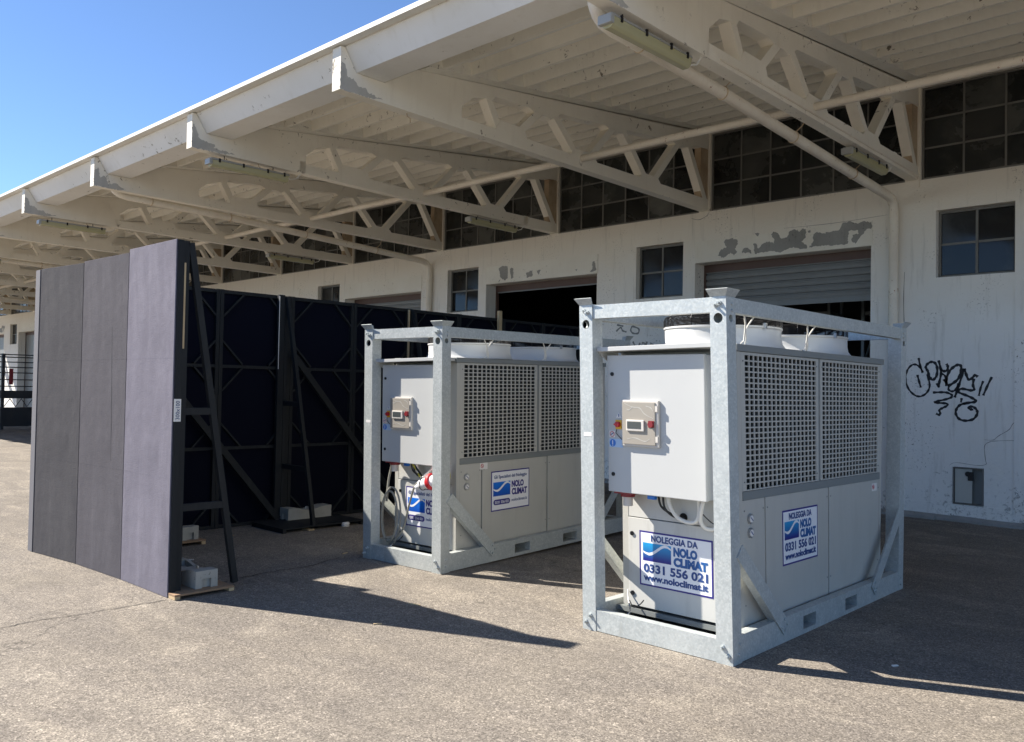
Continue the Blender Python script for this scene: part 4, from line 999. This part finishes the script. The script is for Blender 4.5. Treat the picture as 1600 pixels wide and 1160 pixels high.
# boards and concrete blocks
def board(x0, x1, y0, y1, h, m, label, rz=0):
    t = thing('base_board', label, 'board', ((x0+x1)/2, (y0+y1)/2, 0), rz, 'boards under the flat props'); a, b = (x1-x0)/2, (y1-y0)/2
    MB().box(-a, a, -b, b, h-.016, h).obj('board_top', m, t, bevel=.002)
    for y in (-b+.001, b-.046): MB().box(-a+.002, a-.002, y, y+.045, .002, h-.0165).obj('bearer', 'raw_wood' if m == 'ply' else 'black_timber', t)
board(-7.35, -6.50, -9.70, -9.195, .042, 'ply', 'brown plywood board under the prop of the lilac flat')
board(-9.15, -8.575, -9.10, -8.40, .05, 'ply', 'brown plywood board farther back behind the front flats')
board(-9.30, -8.60, -7.46, -6.32, .055, 'black_timber', 'black painted board under the concrete block in the side row')
def block(x, y, z, rz, label, Lb=.62):
    w, h = .19, .135; a = Lb/2
    t = thing('concrete_block', label, 'concrete weight', (x, y, z), rz, 'concrete ballast blocks')
    n = 12; top = []
    for i in range(n+1):
        s = -a+Lb*i/n; q = abs(s)/a; dip = .038*math.cos(min(1, q/.72)*math.pi/2)**2 if q < .72 else 0
        top.append((s, h-dip))
    body = MB(); prof = [(-a, 0)]+top+[(a, 0)]
    body.prism([(-a, 0)]+[p for p in top]+[(a, 0)], -w/2, w/2, 'y')
    o = body.obj('block_body', 'cast_concrete', t, bevel=.008)
    # a sunken pocket in the top and a slot in each end
    return t, o
def block2(x, y, z, rz, label):
    Lb, w, h = .62, .19, .14; a = Lb/2
    t = thing('concrete_block', label, 'concrete weight', (x, y, z), rz, 'concrete ballast blocks')
    m_ = MB()
    def hz(s):
        q = abs(s)/a; return h-(.036*math.cos(min(1, q/.75)*math.pi/2)**2)
    xs = [-a, -a+.03, -.22, -.17, -.12, -.06, 0, .06, .12, .17, .22, a-.03, a]
    for s0, s1 in zip(xs, xs[1:]):
        if s0 in (-a,) or s1 == a:                      # slotted ends
            for yb0, yb1 in ((-w/2, -.04), (.04, w/2)): m_.prism([(s0,0),(s1,0),(s1,hz(s1)),(s0,hz(s0))], yb0, yb1, 'y')
            m_.prism([(s0,.075),(s1,.075),(s1,hz(s1)),(s0,hz(s0))], -.04, .04, 'y')
        elif -.2 < (s0+s1)/2 < .05 or True:
            pocket = -.23 < (s0+s1)/2 < -.05
            if pocket:
                for yb0, yb1 in ((-w/2, -.065), (.065, w/2)): m_.prism([(s0,0),(s1,0),(s1,hz(s1)),(s0,hz(s0))], yb0, yb1, 'y')
                m_.prism([(s0,0),(s1,0),(s1,hz(s1)-.05),(s0,hz(s0)-.05)], -.065, .065, 'y')
            else: m_.prism([(s0,0),(s1,0),(s1,hz(s1)),(s0,hz(s0))], -w/2, w/2, 'y')
    m_.obj('block_body', 'cast_concrete', t, bevel=.0)
    MB().tube([(.02, .05, hz(.02)-.01), (.03, .05, hz(.03)+.02), (.05, .05, hz(.05)+.02), (.055, .05, hz(.05)-.01)], .006, 6).obj('lifting_eye', 'steel', t)
block2(-6.885, -9.40, .043, R(0), 'concrete block on the plywood board at the foot of the lilac flat')
block2(-8.95, -8.58, .051, R(8), 'concrete block half hidden on the farther plywood board')
block2(-9.20, -6.77, .056, R(90), 'concrete block lying on the black board beside the tall prop')
w_ = MB().box(-8.72, -8.58, -7.13, -7.05, .002, .018).obj('wood_wedge', 'raw_wood'); tag(w_, 'small tan wooden wedge under the foot of the tall prop', 'wedge')
p_ = MB().lathe((-8.60, -6.60, .003), [(.0, 0), (.045, 0), (.05, .02), (.05, .04), (.04, .05), (0, .05)], 16).obj('white_puck', 'tag_white', smooth=True); tag(p_, 'small round white cap on the asphalt by the black board', 'cap')

# ================================================================ far left: gate and van
gt = thing('steel_gate', 'dark steel gate with horizontal rails and lattice at the far left', 'gate', (-33, -3.5, 0))
GW = 3.3
for y in (-.06, GW): MB().box(-.06, .06, y-.05, y+.05, 0, 2.62).obj('gate_post', 'gate_paint', gt)
MB().box(-.06, .06, -3.4, -3.3, 0, 2.62).obj('gate_post', 'gate_paint', gt)
for (a_, b_) in ((0, GW-.06), (-3.28, -.12)):
    for z in (2.59, 2.50, 2.33, 2.15, 1.96, 1.72, 1.49): MB().box(-.02, .02, a_, b_, z-.018, z+.018).obj('gate_rail', 'gate_paint', gt)
    MB().box(-.025, .025, a_, b_, 1.07, 1.34).obj('gate_band', 'gate_paint', gt)
    MB().box(-.02, .02, a_, b_, .10, .76).obj('gate_sheet', 'gate_paint', gt)
    lt = MB(); yy = a_
    while yy < b_-.3:
        lt.bar((0, yy, .78), (0, yy+.18, 1.06), .02, .02).bar((0, yy+.18, 1.06), (0, yy+.36, .78), .02, .02); yy += .36
    lt.obj('lattice', 'gate_paint', gt)
    MB().box(.03, .05, a_+.12 if a_ == 0 else b_-.25, (a_+.25) if a_ == 0 else b_-.12, 1.55, 2.10).obj('red_plate', 'red_dark', gt)
vn = thing('parked_van', 'white van with red tail lights parked at the far left, mostly hidden by the flats', 'van', (-28.05, -3.78, 0), R(-90))
VL, VW = 4.0, .90
prof = [(0, .38), (-.02, .9), (-.03, 1.2), (-.10, 2.05), (-.30, 2.25), (-2.6, 2.28), (-3.2, 1.55), (-3.95, 1.25), (-4.02, .7), (-3.98, .38)]
MB().prism(prof, -VW, VW, 'y').obj('body', 'van_paint', vn, bevel=.07, smooth=True)
for y in (-VW+.005, VW-.125):
    MB().box(-.05, .0, y, y+.12, 1.12, 1.24).obj('tail_light', 'tail_light', vn); MB().box(-.09, -.03, y, y+.12, 1.50, 1.74).obj('tail_light', 'tail_light', vn)
MB().box(-.07, .07, -VW-.02, VW+.02, .36, .58).obj('bumper', 'gate_paint', vn, bevel=.03)
MB().box(-.055, -.02, -VW+.2, VW-.2, 1.35, 1.95).obj('rear_window', 'van_glass', vn)
for x in (-.75, -3.2):
    for y in (-VW+.0, VW-.2):
        wv = MB().cyl((x, y-.01, .33), (x, y+.2, .33), .33, 24).obj('wheel', 'black_rubber', vn)
        MB().cyl((x, y-.014, .33), (x, y+.204, .33), .19, 16).obj('rim', 'steel', wv)

# litter on the asphalt
random.seed(9)
for i, (x, y, L, rz, m, lb) in enumerate([(-8.9,-7.95,.10,.5,'raw_wood','pale splinter on the shaded asphalt behind the front flats'),(-7.9,-8.9,.07,.9,'tag_white','white scrap of paper on the asphalt near the plywood board'),(-7.7,-9.05,.08,.7,'tag_white','second white scrap on the asphalt nearer the lilac flat'),(-7.2,-7.6,.09,2,'raw_wood','thin pale stick on the dark asphalt before the black board'),(-5.15,-8.4,.10,.3,'raw_wood','dry stick on the sunlit asphalt between the chillers'),(-1.95,-7.15,.04,1.,'tag_white','tiny white chip in the shade right of the near chiller'),(-4.9,-8.95,.06,1.,'raw_wood','small dry twig in the shadow between flat and chiller')]):
    o = MB().box(-L/2, L/2, -.008, .008, .001, .008).obj('litter_scrap', m); o.location = (x, y, 0); o.rotation_euler.z = rz; tag(o, lb, 'litter')
